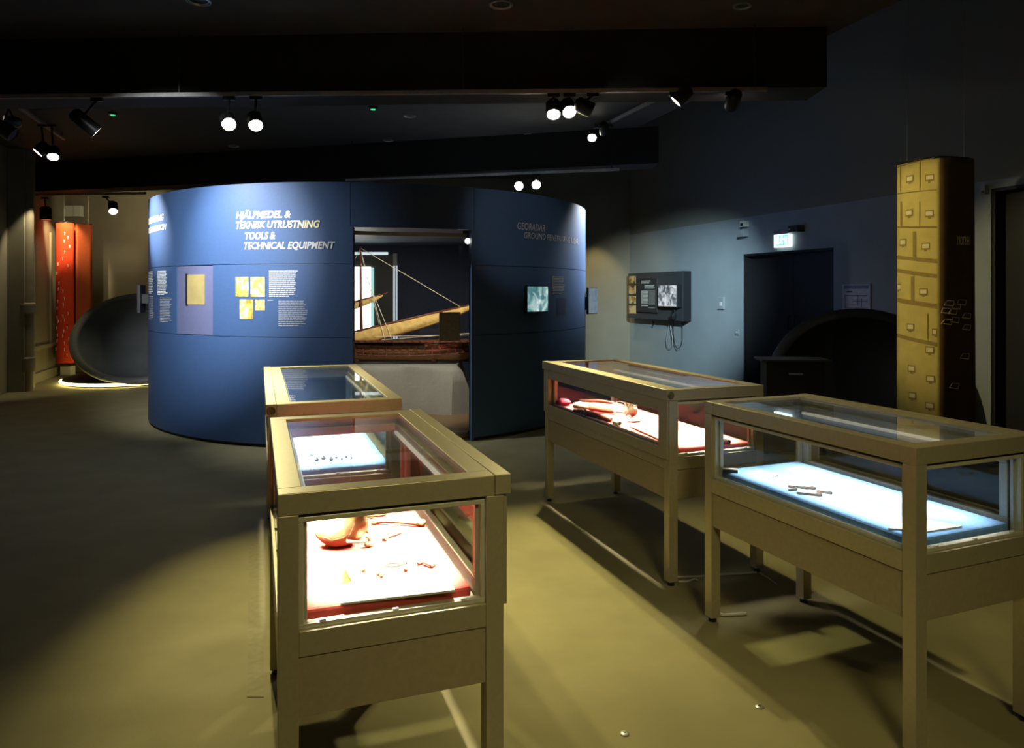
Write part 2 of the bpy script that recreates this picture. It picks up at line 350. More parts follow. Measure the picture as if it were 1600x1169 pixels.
# ---------------------------------------------------------------- the round blue pavilion
PC = Vector((-1.782, 9.576)); PR = 2.75; PH = 2.55
def pphi(px):                     # angle on the drum seen at pixel column px (front intersection)
    d = Vector(((px - CX) / F, 1)).normalized(); b = d.dot(PC); disc = b * b - PC.length_squared + PR * PR
    p = d * (b - math.sqrt(max(0, disc))) - PC
    return math.atan2(p.x, -p.y)
def pp(phi, r, z): return Vector((PC.x + r * math.sin(phi), PC.y - r * math.cos(phi), z))
def pz(px, py):
    ph = pphi(px); return H - (py - CY) / F * pp(ph, PR, 0).y
PAVL = Vector((PC.x, PC.y, 0))
pav = thing('exhibition_pavilion', 'round blue fabric-clad pavilion with white headings and a ship model inside', 'pavilion', PAVL)
def sector(mb, r0, r1, a0, a1, z0, z1, step=R(1.5)):
    n = max(1, int(abs(a1 - a0) / step)); rows = []
    for i in range(n + 1):
        a = a0 + (a1 - a0) * i / n
        rows.append([mb.b.verts.new(pp(a, r, z) - PAVL) for r, z in ((r0, z0), (r1, z0), (r1, z1), (r0, z1))])
    return mb.loft(rows)
aL, aR = pphi(547), pphi(741); zO = 2.125
aN0, aN1 = pphi(276), pphi(332.5)
FULL = 2 * math.pi
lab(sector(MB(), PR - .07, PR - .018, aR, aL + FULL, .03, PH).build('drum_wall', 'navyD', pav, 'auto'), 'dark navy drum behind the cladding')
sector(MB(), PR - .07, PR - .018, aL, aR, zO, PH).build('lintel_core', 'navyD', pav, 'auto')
g = .004
sector(MB(), PR - .018, PR, aR, aL + FULL, 1.772, PH).build('upper_cladding', 'navy', pav, 'auto')
sector(MB(), PR - .018, PR, aL + R(.08), aR - R(.08), zO, PH).build('lintel_cladding', 'navy', pav, 'auto')
sector(MB(), PR - .018, PR, aR, aL + FULL, .035, 1.063).build('lower_cladding', 'navy', pav, 'auto')
sector(MB(), PR - .018, PR, aN1, aL, 1.068, 1.767).build('middle_cladding', 'navy', pav, 'auto')
sector(MB(), PR - .018, PR, aR, aN0 + FULL, 1.068, 1.767).build('middle_cladding', 'navy', pav, 'auto')
sector(MB(), PR - .017, PR - .010, aN0 + R(.1), aN1 - R(.1), 1.072, 1.763).build('niche_panel', 'slate', pav, 'auto')['label'] = 'violet-grey recessed panel with gold window'
sector(MB(), PR - .06, PR - .03, aR, aL + FULL, 0, .03).build('plinth', 'dark', pav, 'auto')
# jambs
sector(MB(), PR - .06, PR, aR - R(.6), aR, .0, zO).build('door_jamb', 'navy', pav)
sector(MB(), PR - .16, PR, aL, aL + R(.5), .0, zO).build('door_jamb', 'navy', pav)
MB().lathe((0, 0, .004), (0, 0, 1), [(0, 2.6), (.02, 2.6)], 64).build('timber_floor', 'plank', pav)
# gold window in the niche panel
def pwin(x0, x1, y0, y1, name, m, r0, r1, lb=None, par=None):
    xm = (x0 + x1) / 2
    o = sector(MB(), r0, r1, pphi(x0), pphi(x1), pz(xm, y1), pz(xm, y0)).build(name, m, par or pav, 'auto')
    if lb: o['label'] = lb
    return o
pwin(291, 319, 429, 476, 'niche_window', 'gold', PR - .010, PR - .004, 'gold window plate')
pwin(290, 292.2, 428, 477, 'niche_window_edge', 'black', PR - .010, PR + .002)
# lettering
def pav_text(s, x0, x1, ytop, ybot, m, lb, bold=.018, shear=.22, r=PR + .003, name='heading_lettering'):
    me = textmesh(s, bold=bold, shear=shear); a0, a1 = pphi(x0), pphi(x1); xm = x0
    zt, zb = pz(xm, ytop), pz(xm, ybot)
    for v in me.vertices: v.co = pp(a0 + (a1 - a0) * v.co.x, r, zb + (zt - zb) * v.co.y) - PAVL
    me.materials.append(M[m]); o = link(name, me, pav); o['label'] = lb; return o
pav_text('HJÄLPMEDEL &', 369, 454.5, 331, 342, 'txtW', 'white heading HJÄLPMEDEL &', .035)
pav_text('TEKNISK UTRUSTNING', 369, 500, 346.5, 357.5, 'txtG', 'pale gold heading TEKNISK UTRUSTNING', .035)
pav_text('TOOLS &', 383, 430.5, 363, 374, 'txtW', 'white heading TOOLS &', .035)
pav_text('TECHNICAL EQUIPMENT', 381.5, 524, 378.5, 389.5, 'txtG2', 'grey heading TECHNICAL EQUIPMENT', .03)
pav_text('GEORADAR', 808, 851.5, 346.5, 358, 'txtS', 'grey heading GEORADAR', .008, .12)
pav_text('GROUND PENETRATING RADAR', 818.5, 903, 362, 372, 'txtS', 'grey heading GROUND PENETRATING RADAR', .008, .12)
pav_text('DOKUMENTERING', 231.3, 256, 344.5, 353.5, 'txtG', 'gold heading cut off by the curve', .018, .2)
pav_text('DOCUMENTATION', 231.6, 260, 358, 366.5, 'txtW', 'white heading cut off by the curve', .012, .2)
def pav_lines(x0, x1, y0, y1, n, m, th=.55, r=PR + .002, seed=1):
    rnd = random.Random(seed); mb = MB(); a0, a1 = pphi(x0), pphi(x1); zt, zb = pz(x0, y0), pz(x0, y1); st = (zt - zb) / n
    for i in range(n):
        z1 = zt - i * st; z0 = z1 - st * th; a = a0; end = a0 + (a1 - a0) * (rnd.uniform(.84, 1.0) if i < n - 1 else .7)
        while a < end - 1e-5:
            w = (a1 - a0) * rnd.uniform(.06, .17); b = min(a + w, end)
            sector(mb, r - .0015, r, a, b, z0, z1); a = b + (a1 - a0) * .018
    o = mb.build('text_block', m, pav); o['kind'] = 'stuff'; return o
pav_lines(420.5, 465.5, 423, 465, 14, 'txtW', .5, seed=2)
pav_lines(435, 481, 470, 511, 14, 'txtS', .35, seed=3)
pav_lines(418, 431, 468.5, 471, 1, 'txtS', .5, seed=13)
pav_lines(246, 261.5, 424, 462, 16, 'txtW', .45, seed=4)
pav_lines(250, 268, 465, 504, 16, 'txtS', .35, seed=5)
pav_lines(232.3, 239, 425, 460, 14, 'txtW', .4, seed=6)
pav_lines(233, 240, 463, 500, 14, 'txtS', .3, seed=7)
pav_lines(863, 882, 432, 461, 12, 'txtS', .45, seed=8)
pav_lines(870, 886, 465, 494, 12, 'slate', .4, seed=9)
for x0, x1, y0, y1, m in ((368.5, 388.5, 433, 463.5, 'photoY'), (392, 414, 433, 464, 'photoY'), (375, 395.5, 468, 498.5, 'photoB'), (399, 414, 468, 485, 'photoO')):
    pwin(x0, x1, y0, y1, 'photo_print', m, PR, PR + .004)
# monitors on the drum
def drum_monitor(px, py, w, h, screen, label, name='monitor', yaw=0., off=.09):
    ph = pphi(px) ; z = pz(px, py); p = pp(ph, PR + off - .03, z)
    o = thing(name, label, 'monitor', p, ph + yaw)
    MB().box(-w / 2, w / 2, -.03, .0, -h / 2, h / 2).build('bezel', 'black', o, bevel=.004)
    MB().box(-w / 2 + .012, w / 2 - .012, -.034, -.03, -h / 2 + .014, h / 2 - .012).build('screen', screen, o)
    MB().box(-.06, .06, 0, off - .03 + .0, -.06, .06).build('wall_bracket', 'blackm', o)
    MB().box(-.008, .008, -.032, -.028, -h / 2 - .012, -h / 2 + .004).build('sensor', 'black', o)
    return o
drum_monitor(830.5, 467.3, .345, .29, 'scr1', 'small flat screen with a pale radar image on the dark blue drum')
pm = pp(R(83.5), PR, H - 13 / F * 9.3)
o = thing('monitor', 'blue-lit flat screen seen almost edge-on at the right rim of the drum', 'monitor', pm + Vector((.07, .0, 0)), R(62))
MB().box(-.16, .16, -.03, 0, -.17, .17).build('bezel', 'black', o, bevel=.004)
MB().box(-.15, .15, -.034, -.03, -.16, .16).build('screen', 'scr3', o)
MB().box(-.05, .05, 0, .12, -.12, .05).build('wall_bracket', 'blackm', o)
pm = pp(R(-61), PR + .0, H - 10 / F * 8.3)
o = thing('monitor', 'dark narrow screen on the left rim of the drum', 'monitor', pm + Vector((-.06, 0, 0)), R(-75))
MB().box(-.13, .13, -.03, 0, -.16, .16).build('bezel', 'black', o, bevel=.004)
MB().box(-.12, .12, -.034, -.03, -.15, .15).build('screen', 'lamp_off', o)
MB().box(-.05, .05, 0, .07, -.05, .05).build('wall_bracket', 'blackm', o)
# glass front inside the opening
gl0, gl1 = pp(aL + R(-2.5), PR - .22, 0), pp(aR + R(3.0), PR - .22, 0); gd = (gl1 - gl0); gw = gd.length; gy = math.atan2(gd.y, gd.x)
o = thing('glass_partition', 'clear glass front with steel bottom rail closing the pavilion opening', 'glass partition', gl0, gy)
MB().box(0, gw, 0, .012, .055, zO - .06).build('glass_pane', 'glass', o)
MB().box(0, gw, -.012, .024, .024, .055).build('bottom_rail', 'steel', o, bevel=.003)
MB().box(0, gw, -.012, .024, zO - .06, zO - .02).build('top_rail', 'alu', o, bevel=.003)
def gp(px, off): # point along the pane for a pixel column
    k = (px - CX) / F; u = gd.normalized(); t = (k * gl0.y - gl0.x) / (u.x - k * u.y); return t, gl0.y + u.y * t
t0, y0 = gp(686, 0); t1, y1 = gp(718.5, 0)
o2 = tag(MB().box(t0, t1, -.006, -.002, H - (533 - CY) / F * y0, H - (488 - CY) / F * y0).build('info_sheet', picture('faded_text_sheet', [(.35, (.20, .17, .12)), (.65, (.30, .26, .19))], 40), loc=gl0, rot=(0, 0, gy)),
    'grey-brown text sheet stuck on the glass in front of the ship', 'sheet')
# light panel + dark doorway at the back of the pavilion
bx = at(500, 500, 11.6).x
o = thing('light_panel', 'glowing white panel in a dark frame behind the ship mast', 'light panel', (at(560, 450, 11.6).x, 11.6, 0))
fx = lambda px: (px - CX) / F * 11.6 - o.location.x
fz = lambda py: H - (py - CY) / F * 11.6
MB().box(fx(500), fx(612), .02, .10, .025, fz(398)).build('backing_board', 'shell', o)
MB().box(fx(515), fx(579), -.01, .02, .72, fz(417)).build('lit_face', 'lightbox', o)
MB().box(fx(580), fx(584), -.01, .02, .72, fz(418)).build('teal_edge', 'lightteal', o)
for a, b in ((614.5, 616.3), (618.3, 620.5)):
    MB().box(fx(a), fx(b), -.01, .04, .5, fz(415)).build('bright_edge', emis('white_edge_light', (.7, .85, 1), .55), o)
MB().box(fx(614.5), fx(620.5), -.01, .04, fz(415), fz(396)).build('edge_cap', 'grey', o)
MB().box(fx(500), fx(606), -.01, .02, fz(398), fz(394)).build('top_edge_light', emis('top_edge_light', (.8, .9, 1), .9), o)
MB().box(fx(612), fx(614.5), .0, .04, .025, fz(398)).build('frame_post', 'shell', o)
MB().box(fx(614.5), fx(620.5), .0, .04, .025, .5).build('frame_post', 'shell', o)
# interior ceiling band of the pavilion
lab(MB().lathe((0, 0, 2.30), (0, 0, 1), [(0, 2.66), (.03, 2.66)], 64).build('inner_ceiling', mat('pale_ceiling_panel', (.35, .42, .50), .5), pav), 'pale blue-grey inner ceiling')
# lamp under the lintel at the right jamb, in place of a reflection
def spotlight(name, label, lens, aim, mount, on=True, r=.062, ln=.16, group=None, lensmat=None, power=0, deg=40, col=WARM, blend=.5, size=.03):
    """lens centre, aim point, ceiling mount point"""
    lens = Vector(lens); d = (Vector(aim) - lens).normalized(); mount = Vector(mount)
    o = thing(name, label, 'spotlight', mount, 0, group)
    L = lens - mount; back = L - d * ln
    MB().lathe(back, d, [(0, r * .55), (.015, r * .85), (.03, r), (ln - .004, r), (ln - .004, r * .9), (ln - .015, r * .9)]).build('lamp_housing', 'blackm', o, 'auto')
    MB().lathe(L - d * .012, d, [(-.012, r * .60), (0, r * .86), (.004, r * .8), (.006, r * .4)]).build('lamp_lens', lensmat or ('lamp_on' if on else 'lamp_off'), o, 'auto')
    MB().box(-.05, .05, -.016, .016, -.03, 0).build('track_adapter', 'blackm', o, bevel=.003)
    MB().cyl((0, 0, -.02), back + d * ln * .35, .011).build('stem', 'blackm', o, True)
    if power: spot('lamp_beam', lens + d * .02, aim, power, deg, col, blend, size)
    return o
PM = M
lp = at(730.5, 377, 7.26)
spotlight('spotlight', 'tiny bright lamp added for a reflected glint at the top right corner of the pavilion opening', lp, (-.9, 3.0, 1.0), Vector((lp.x, lp.y + .05, zO - .001)), True, .03, .07, power=0)
spot('pavilion_lamp', (-1.1, 7.9, 2.1), (-1.4, 9.2, .7), 130, 110, (1, .85, .6), .6, .03)
spot('pavilion_lamp', (-1.9, 8.0, 2.22), (-1.6, 9.0, .3), 16, 120, (.85, .9, 1), .6, .03)
# draped table and ship
TY0, TY1, TX0, TX1, TZ = 8.85, 9.85, -3.1, -.70, .575
tb = thing('display_table', 'low table with grey cloth hanging to the floor under the ship', 'table', ((TX0 + TX1) / 2, (TY0 + TY1) / 2, .024))
hx, hy = (TX1 - TX0) / 2, (TY1 - TY0) / 2
MB().box(-hx, hx, -hy, hy, TZ - .07, TZ - .028).build('tabletop', 'hullD', tb)
for sx in (-1, 1):
    for sy in (-1, 1): MB().box(sx * (hx - .06) - .03, sx * (hx - .06) + .03, sy * (hy - .06) - .03, sy * (hy - .06) + .03, 0, TZ - .07).build('leg', 'hullD', tb)
mb = MB(); n = 150; rows = []
per = []
for i in range(n):
    s = i / n * 4
    k = int(s); f = s - k
    per.append([(-1 + 2 * f, -1), (1, -1 + 2 * f), (1 - 2 * f, 1), (-1, 1 - 2 * f)][k])
prof = [(0, 0), (.005, .012), (.008, .06), (.02, .2), (.05, .40), (.085, .555)]
for j, (o_, dz) in enumerate(prof):
    row = []
    for i, (u, v) in enumerate(per):
        f = j / (len(prof) - 1); w = math.sin(i * .62) * .5 + math.sin(i * .31 + 1) * .6 + .25 * math.sin(i * 1.5)
        corner = max(0, (u + v * -1 - 1.75)) * 1.6 if u > 0 and v < 0 else 0
        e = o_ + f * (.05 * w + .03) + corner * f * .5
        x = u * (hx + .006); y = v * (hy + .006)
        x += (1 if u >= 1 else -1 if u <= -1 else 0) * e; y += (1 if v >= 1 else -1 if v <= -1 else 0) * e
        if j >= 4 and 25 < i < 38: y += -.06 * math.sin((i - 25) / 13 * math.pi)
        row.append(mb.b.verts.new((x, y, TZ - .022 - dz + (.0 if j < 5 else .004 * w))))
    rows.append(row)
mb.loft(rows, False); mb.b.faces.new(rows[0])
tag(mb.build('table_cloth', 'cloth', smooth='auto', loc=tb.location), 'grey drape hanging in folds under the model ship', 'cloth')
sh = thing('ship_model', 'wooden galley model with furled lateen sails on the draped table', 'ship model', (-1.45, 9.3, TZ + .022))
def hull_sec(s):   # s -1..1, returns half beam, keel z, sheer z
    b = .20 * (1 - abs(s) ** 3.2) + .004; k = .03 + .10 * max(0, abs(s) - .5) ** 2 * 3; sh_ = .22 + .10 * s * s + (.06 * max(0, s - .5)); return b, k, sh_
HL = 1.35; rows = []; mb = MB()
for i in range(41):
    s = -1 + 2 * i / 40; b, k, z = hull_sec(s); row = []
    for j in range(17):
        a = -1 + 2 * j / 16; row.append(mb.b.verts.new((s * HL, b * math.copysign(abs(a) ** .6, a), k + (z - k) * abs(a) ** 2.2)))
    rows.append(row)
for a, c in zip(rows, rows[1:]):
    for j in range(16): mb.b.faces.new((a[j], a[j + 1], c[j + 1], c[j]))
mb.build('hull', 'hull', sh, 'auto')
mb = MB(); dk = []
for i in range(41):
    s = -1 + 2 * i / 40; b, k, z = hull_sec(s); dk.append((mb.b.verts.new((s * HL, -b * .97, z - .035)), mb.b.verts.new((s * HL, b * .97, z - .035))))
for a, c in zip(dk, dk[1:]): mb.b.faces.new((a[0], a[1], c[1], c[0]))
mb.build('deck', 'hullD', sh)
mb = MB()
for sg in (-1, 1):
    for dz, rr in ((0, .012), (-.07, .008), (-.13, .007)):
        mb.tube([(s * HL, sg * (hull_sec(s)[0] * (1 - .0 if dz == 0 else (.98 if dz > -.1 else .9)) + .004), hull_sec(s)[2] + dz) for s in [-.98 + 1.96 * i / 30 for i in range(31)]], rr, 6)
mb.build('rail', 'hullD', sh, True)
mb = MB()
for i in range(26):
    s = -.9 + 1.8 * i / 25; b, k, z = hull_sec(s); mb.box(s * HL - .006, s * HL + .006, -b - .012, -b + .002, z - .14, z + .01); mb.box(s * HL - .006, s * HL + .006, b - .002, b + .012, z - .14, z + .01)
mb.build('hull_rib', 'hullD', sh)['kind'] = 'stuff'
MB().box(-1.0, 1.15, -.27, .27, .265, .28).build('outrigger_deck', 'hullD', sh, bevel=.003)
MB().box(-.9, .95, -.035, .035, .012 - .02 + .012, .05).build('keel', 'hullD', sh)
for x in (-.55, .45): MB().box(x - .03, x + .03, -.10, .10, 0, .09).build('cradle', 'hullD', sh)
def sp(px, py, y=9.3): return at(px, py, y) - sh.location
m0 = sp(565, 535); m1 = sp(563, 385)
MB().tube([Vector((m0.x, 0, .2)), Vector((m1.x, 0, m1.z))], [.022, .011], 12).build('mast', 'hullD', sh, True)
MB().tube([Vector((.95, 0, .22)), Vector((.97, 0, .62))], [.016, .009], 12).build('mast', 'hullD', sh, True)
def yard(p, q, r, nm='yard'): return MB().tube([p, (Vector(p) + Vector(q)) / 2, q], [r * .5, r, r * .4], 10).build(nm, 'hullD', sh, True)
y0, y1 = sp(505, 530, 9.2), sp(752, 472, 9.2); yard(y0, y1, .018)
def furl(p, q, sag, name='furled_sail', m='sail'):
    mb = MB(); p = Vector(p); q = Vector(q); d = (q - p).normalized(); rings = []; n = 22
    side_ = Vector((-d.y, d.x, 0)).normalized(); upv = Vector((0, 0, 1))
    for i in range(61):
        t = i / 60; b = max(.05, math.sin(math.pi * min(1, t * .9 + .08))) ** .6; ry_ = sag * .66 * b * (1 + .06 * math.sin(t * 7)); c = p.lerp(q, t) - upv * (ry_ * .95 + .008)
        row = []
        for k in range(n):
            a = 2 * math.pi * k / n; w = 1 + .10 * mnoise.noise(Vector((t * 5 + a * .25, math.cos(a) * 3, math.sin(a) * 3))) + .05 * math.sin(a * 5 + t * 16)
            row.append(mb.b.verts.new(c + side_ * math.cos(a) * ry_ * .62 * w + upv * math.sin(a) * ry_ * w))
        rings.append(row)
    mb.loft(rings); return mb.build(name, m, sh, True)
furl(sp(508, 530, 9.2), sp(746, 474, 9.2), .13)
y0, y1 = sp(520, 481, 9.35), sp(606, 457.5, 9.35); yard(y0, y1, .012); furl(sp(522, 481, 9.35), sp(598, 460, 9.35), .065)
mb = MB()
for a, b in (((m1.x, 0, m1.z - .03), (-1.1, -.2, .26)), ((m1.x, 0, m1.z - .03), (-.15, -.2, .24)), ((m1.x, 0, m1.z - .05), (-.25, .2, .24)), ((m1.x, 0, m1.z - .2), (-.05, -.2, .24)),
             ((m1.x, 0, m1.z - .02), (.97, 0, .6)), ((.97, 0, .6), (1.3, 0, .33)), ((-.3, -.22, .34), (1.2, -.16, .36)), ((-.2, -.24, .30), (1.25, -.12, .40))):
    mb.tube([a, b], .0035, 5)
mb.build('rigging', 'rope', sh)
mb = MB()
for i in range(24):
    x = -.85 + i * .085; mb.tube([(x, -.18, .275), (x + .1, -.27, .285), (x + .22, -.36, .30)], .005, 5)
mb.build('oar', 'hullD', sh)['kind'] = 'stuff'
o = tag(MB().box(-.16, .16, -.02, .02, 0, .22).build('orange_board', 'orange', loc=at(729, 567, 9.95) + Vector((.02, 0, 0)), bevel=.004), 'orange board standing behind the right end of the ship', 'board')
o.location.z = .60
st = thing('board_stand', 'dark low stand under the orange board behind the ship', 'stand', (o.location.x, 9.95 + .1, .024))
MB().box(-.2, .2, -.16, .16, .53, .574).build('stand_top', 'dark', st)
for sx in (-.16, .16): MB().box(sx - .02, sx + .02, -.12, .12, 0, .53).build('leg', 'dark', st)

# ---------------------------------------------------------------- glass-topped display cases
CW, CB = .5596, .0449
def fold(mb, x0, x1, y0, y1, z0, z1, w):   # flat rectangular frame lying in xy
    mb.box(x0, x1, y0, y0 + w, z0, z1); mb.box(x0, x1, y1 - w, y1, z0, z1); mb.box(x0, x0 + w, y0 + w, y1 - w, z0, z1); mb.box(x1 - w, x1, y0 + w, y1 - w, z0, z1); return mb
def display_case(label, ox, oy, deg, L, bar, lock, felt, power, lcol):
    o = thing('display_case', label, 'display case', (ox, oy, 0), R(deg), 'glass-topped metal display cases')
    P = .05
    bx0, bx1 = (CW, CW + CB) if bar == 'R' else (-CB, 0)
    xs = (0, CW - P + .026) if bar == 'R' else (-.026, CW - P)
    for x in xs:
        for y in (0, L - P):
            leg = MB().box(x, x + P, y, y + P, .022, .945).build('leg', 'case', o, bevel=.002)
            MB().lathe((x + P / 2, y + P / 2, 0), (0, 0, 1), [(0, .018), (.008, .018), (.01, .008), (.03, .008)]).build('foot', 'blackm', leg, 'auto')
    for y in (.006, L - .022): MB().box(xs[0] + P, xs[1], y, y + .016, .44, .588).build('apron_panel', 'caseP', o, bevel=.001)
    for x in (xs[0] + .006, xs[1] + P - .022): MB().box(x, x + .016, P, L - P, .44, .588).build('apron_panel', 'caseP', o, bevel=.001)
    mb = MB()
    for y in (0, L - .04): mb.box(xs[0] + P, xs[1], y, y + .04, .592, .655)
    for x in (xs[0], xs[1] + P - .04): mb.box(x, x + .04, P, L - P, .592, .655)
    mb.build('base_rail', 'case', o, bevel=.002)
    MB().box(.04, CW - .04, .04, L - .04, .63, .655).build('deck', 'alu', o)
    fw = .06
    mb = fold(MB(), 0, CW, 0, L, .945, 1.0, fw); mb.build('lid_frame', 'case', o, bevel=.002)
    fold(MB(), .03, CW - .03, .03, L - .03, .935, .962, .045).build('lid_inner_profile', 'alu', o, bevel=.002)
    MB().box(.05, CW - .05, .05, L - .05, .988, .994).build('lid_glass', 'glass', o)
    hb = MB().box(bx0, bx1, -.006, L + .006, .948, 1.002).build('hinge_bar', 'case', o, bevel=.002)
    ly = -.006 if lock == 'front' else L + .006; sg = -1 if lock == 'front' else 1
    MB().lathe(((bx0 + bx1) / 2, ly, .972), (0, sg, 0), [(-.002, .019), (.004, .019), (.006, .016), (.004, .013), (.004, .009), (.007, .008)]).build('lock', 'brass', o, 'auto')
    
    # the hinged long side
    dx0, dx1 = (CW + .027, CW + .037) if bar == 'R' else (-.037, -.027)
    dm = .085; y0, y1 = .004, L - .004; z0, z1, wz0, wz1 = .645, .945, .70, .885
    mb = MB(); mb.box(dx0, dx1, y0, y0 + dm, z0, z1); mb.box(dx0, dx1, y1 - dm, y1, z0, z1)
    mb.box(dx0, dx1, y0 + dm, y1 - dm, z0, wz0); mb.box(dx0, dx1, y0 + dm, y1 - dm, wz1, z1)
    dr = mb.build('door', 'case', o, bevel=.002); xm = (dx0 + dx1) / 2
    MB().box(xm - .002, xm + .002, y0 + dm - .006, y1 - dm + .006, wz0 - .006, wz1 + .006).build('door_glass', 'glass', dr)
    ix = dx0 - .012 if bar == 'R' else dx1
    mb = MB()
    for a, b in ((.012, .030), (.0, .012)):
        pass
    x2, x3 = (CW - .036, CW - .012) if bar == 'R' else (.012, .036)
    mb.box(x2, x3, .06, L - .06, .655, .700); mb.box(x2, x3, .06, L - .06, .892, .935)
    for k in (.06, L - .09): mb.box(x2, x3, k, k + .03, .70, .892)
    x4, x5 = (x2 + .006, x3 - .004)
    mb.build('door_inner_profile', 'alu', o, bevel=.003)
    # fixed glazed sides with light aluminium edging and little clips
    def side(short, lo):
        mb = MB(); gl = MB(); cl = []
        if short:
            y = .012 if lo else L - .036; g_ = y + .004 if lo else y + .014; x0, x1 = xs[0] + P, xs[1]
            mb.box(x0, x1, y, y + .024, .655, .668); mb.box(x0, x1, y, y + .024, .922, .935)
            mb.box(x0, x0 + .012, y, y + .024, .668, .922); mb.box(x1 - .012, x1, y, y + .024, .668, .922)
            iy = y + .020 if lo else y - .008
            mb.box(x0, x0 + .022, iy, iy + .012, .655, .935); mb.box(x1 - .022, x1, iy, iy + .012, .655, .935)
            gl.box(x0 + .004, x1 - .004, g_, g_ + .006, .660, .930)
            for k in range(3): c = x0 + (x1 - x0) * (.12 + .38 * k); cl.append((c - .008, c + .008, y - .002 if lo else y + .018, y + .006 if lo else y + .026, .666, .674))
        else:
            x = .012 if lo else CW - .036; g_ = x + .004 if lo else x + .014; y0, y1 = P, L - P
            mb.box(x, x + .024, y0, y1, .655, .668); mb.box(x, x + .024, y0, y1, .922, .935)
            mb.box(x, x + .024, y0, y0 + .012, .668, .922); mb.box(x, x + .024, y1 - .012, y1, .668, .922)
            ix = x + .020 if lo else x - .008
            mb.box(ix, ix + .012, y0, y0 + .022, .655, .935); mb.box(ix, ix + .012, y1 - .022, y1, .655, .935)
            gl.box(g_, g_ + .006, y0 + .004, y1 - .004, .660, .930)
            nk = 5
            for k in range(nk): c = y0 + (y1 - y0) * (.08 + .84 * k / (nk - 1)); cl.append((x - .002 if lo else x + .018, x + .006 if lo else x + .026, c - .008, c + .008, .666, .674))
        f = mb.build('glazing_profile', 'alu', o, bevel=.0015); gl.build('glass_pane', 'glass', f); 
        for q in cl: MB().box(*q).build('glazing_clip', 'white', f, bevel=.001)
    side(True, True); side(True, False); side(False, bar == 'R')
    # felt-covered bed
    bd = MB().box(.053, CW - .053, .044, L - .044, .6555, .690).build('display_bed', felt, o, bevel=.009)
    bd['label'] = ('red' if felt == 'red' else 'blue') + ' felt-covered bed'
    # light strips under the lid
    for x in (.078, CW - .078):
        st = MB().box(x - .006, x + .006, .10, L - .10, .925, .935).build('light_strip', 'led', o); st['label'] = 'lit strip under the lid frame'
        l = bpy.data.lights.new('case_light', 'AREA'); l.shape = 'RECTANGLE'; l.size = .014; l.size_y = L - .22; l.energy = power; l.color = lcol; l.spread = R(68)
        a = bpy.data.objects.new('case_light', l); COL.objects.link(a); a.parent = o; a.location = (x, L / 2, .922)
        a.rotation_euler = (0, R(22 if x > .2 else -22), 0)
    return o
A = display_case('nearest display case, red bed with a skull', -.5741, 1.7543, 19.6, 1.147, 'R', 'back', 'red', 42, (1, .90, .66))
B = display_case('longer display case with blue bed directly behind the skull case', -1.0425, 3.1687, 19.43, 1.694, 'L', 'front', 'blue', 30, (1, .94, .82))
C = display_case('display case with red bed of metal-fitted tools, near the dark doorway side', .8223, 3.6409, 20.18, 1.627, 'L', 'front', 'red', 60, (1, .91, .70))
D = display_case('display case with blue bed at the right edge of the frame', 1.2837, 2.2755, 21.9, 1.08, 'R', 'back', 'blue', 4.6, (1, .95, .82))
BZ = .6905
# ---------------------------------------------------------------- things lying in the cases
def flat_card(px, m, label, name='label_card', th=.004, group='cards in the cases'):
    pts = [onz(x, y, BZ) for x, y in px]; c = sum(pts, Vector()) / len(pts)
    return tag(MB().prism([((p - c).x, (p - c).y) for p in pts], 0, th).build(name, m, loc=c), label, 'card', group)
def quad_card(a, b, depth, ang, m, label, name='label_card', th=.004):
    """card with its near edge between pixels a and b; depth runs away from the viewer"""
    p, q = onz(*a, BZ), onz(*b, BZ); d = (q - p).normalized(); n = Vector((-d.y, d.x, 0)) * depth; c = (p + q + n) / 2
    pts = [p - c, q - c, q + n - c, p + n - c]
    return tag(MB().prism([(v.x, v.y) for v in pts], 0, th).build(name, m, loc=c), label, 'card', 'cards in the cases')
quad_card((532, 946), (711, 925), .10, 0, 'card', 'white caption card at the front of the skull case', th=.006)
# skull
sc = onz(527, 862, BZ) + Vector((0, .05, 0))
sk = thing('human_skull', 'pale cracked skull lying at the left in the nearest case', 'skull', sc, R(8))
eyes = [Vector((.86, -.42, -.12)).normalized(), Vector((.86, .42, -.12)).normalized(), Vector((.93, -.10, -.55)).normalized()]
def skf(d):
    q = 1.0 + .05 * d.x * -1 + .03 * mnoise.noise(d * 3)
    q += .10 * max(0, d.x) ** 3 * (1 if d.z < .3 else 0)
    for k, e in enumerate(eyes):
        g_ = (d - e).length; w = .26 if k < 2 else .15
        q -= .30 * math.exp(-(g_ / w) ** 4)
    if d.z < -.55: q *= 1 - .16 * (-.55 - d.z)
    return q
MB().ball((0, 0, .066), .082, .066, .068, 56, 40, skf).build('cranium', 'bone', sk, True)
mb = MB()
for sg in (-1, 1): mb.tube([(.082, sg * .040, .028), (.060, sg * .062, .030), (.022, sg * .064, .036)], [.006, .0045, .005], 8)
mb.tube([(.078, -.030, .012), (.094, -.018, .006), (.099, 0, .005), (.094, .018, .006), (.078, .030, .012)], [.008, .010, .010, .010, .008], 8)
mb.build('cheek_bone', 'bone', sk, True)
mb = MB()
for i in range(9):
    a = -.9 + 1.8 * i / 8; mb.box(.098 - .012 * a * a - .003, .098 - .012 * a * a + .003, a * .024 - .0022, a * .024 + .0022, .0, .008)
mb.build('tooth', 'card', sk, bevel=.001)
def skp(d, k=1.012): d = Vector(d).normalized(); return Vector((0, 0, .066)) + Vector((d.x * .082, d.y * .066, d.z * .068)) * skf(d) * k
mb = MB()
mb.tube([skp((-.55 + .16 * i, -.8 + .02 * i, -.25 - .10 * math.sin(i * .8) + (.06 * (i % 2)))) for i in range(7)], .0009, 5)
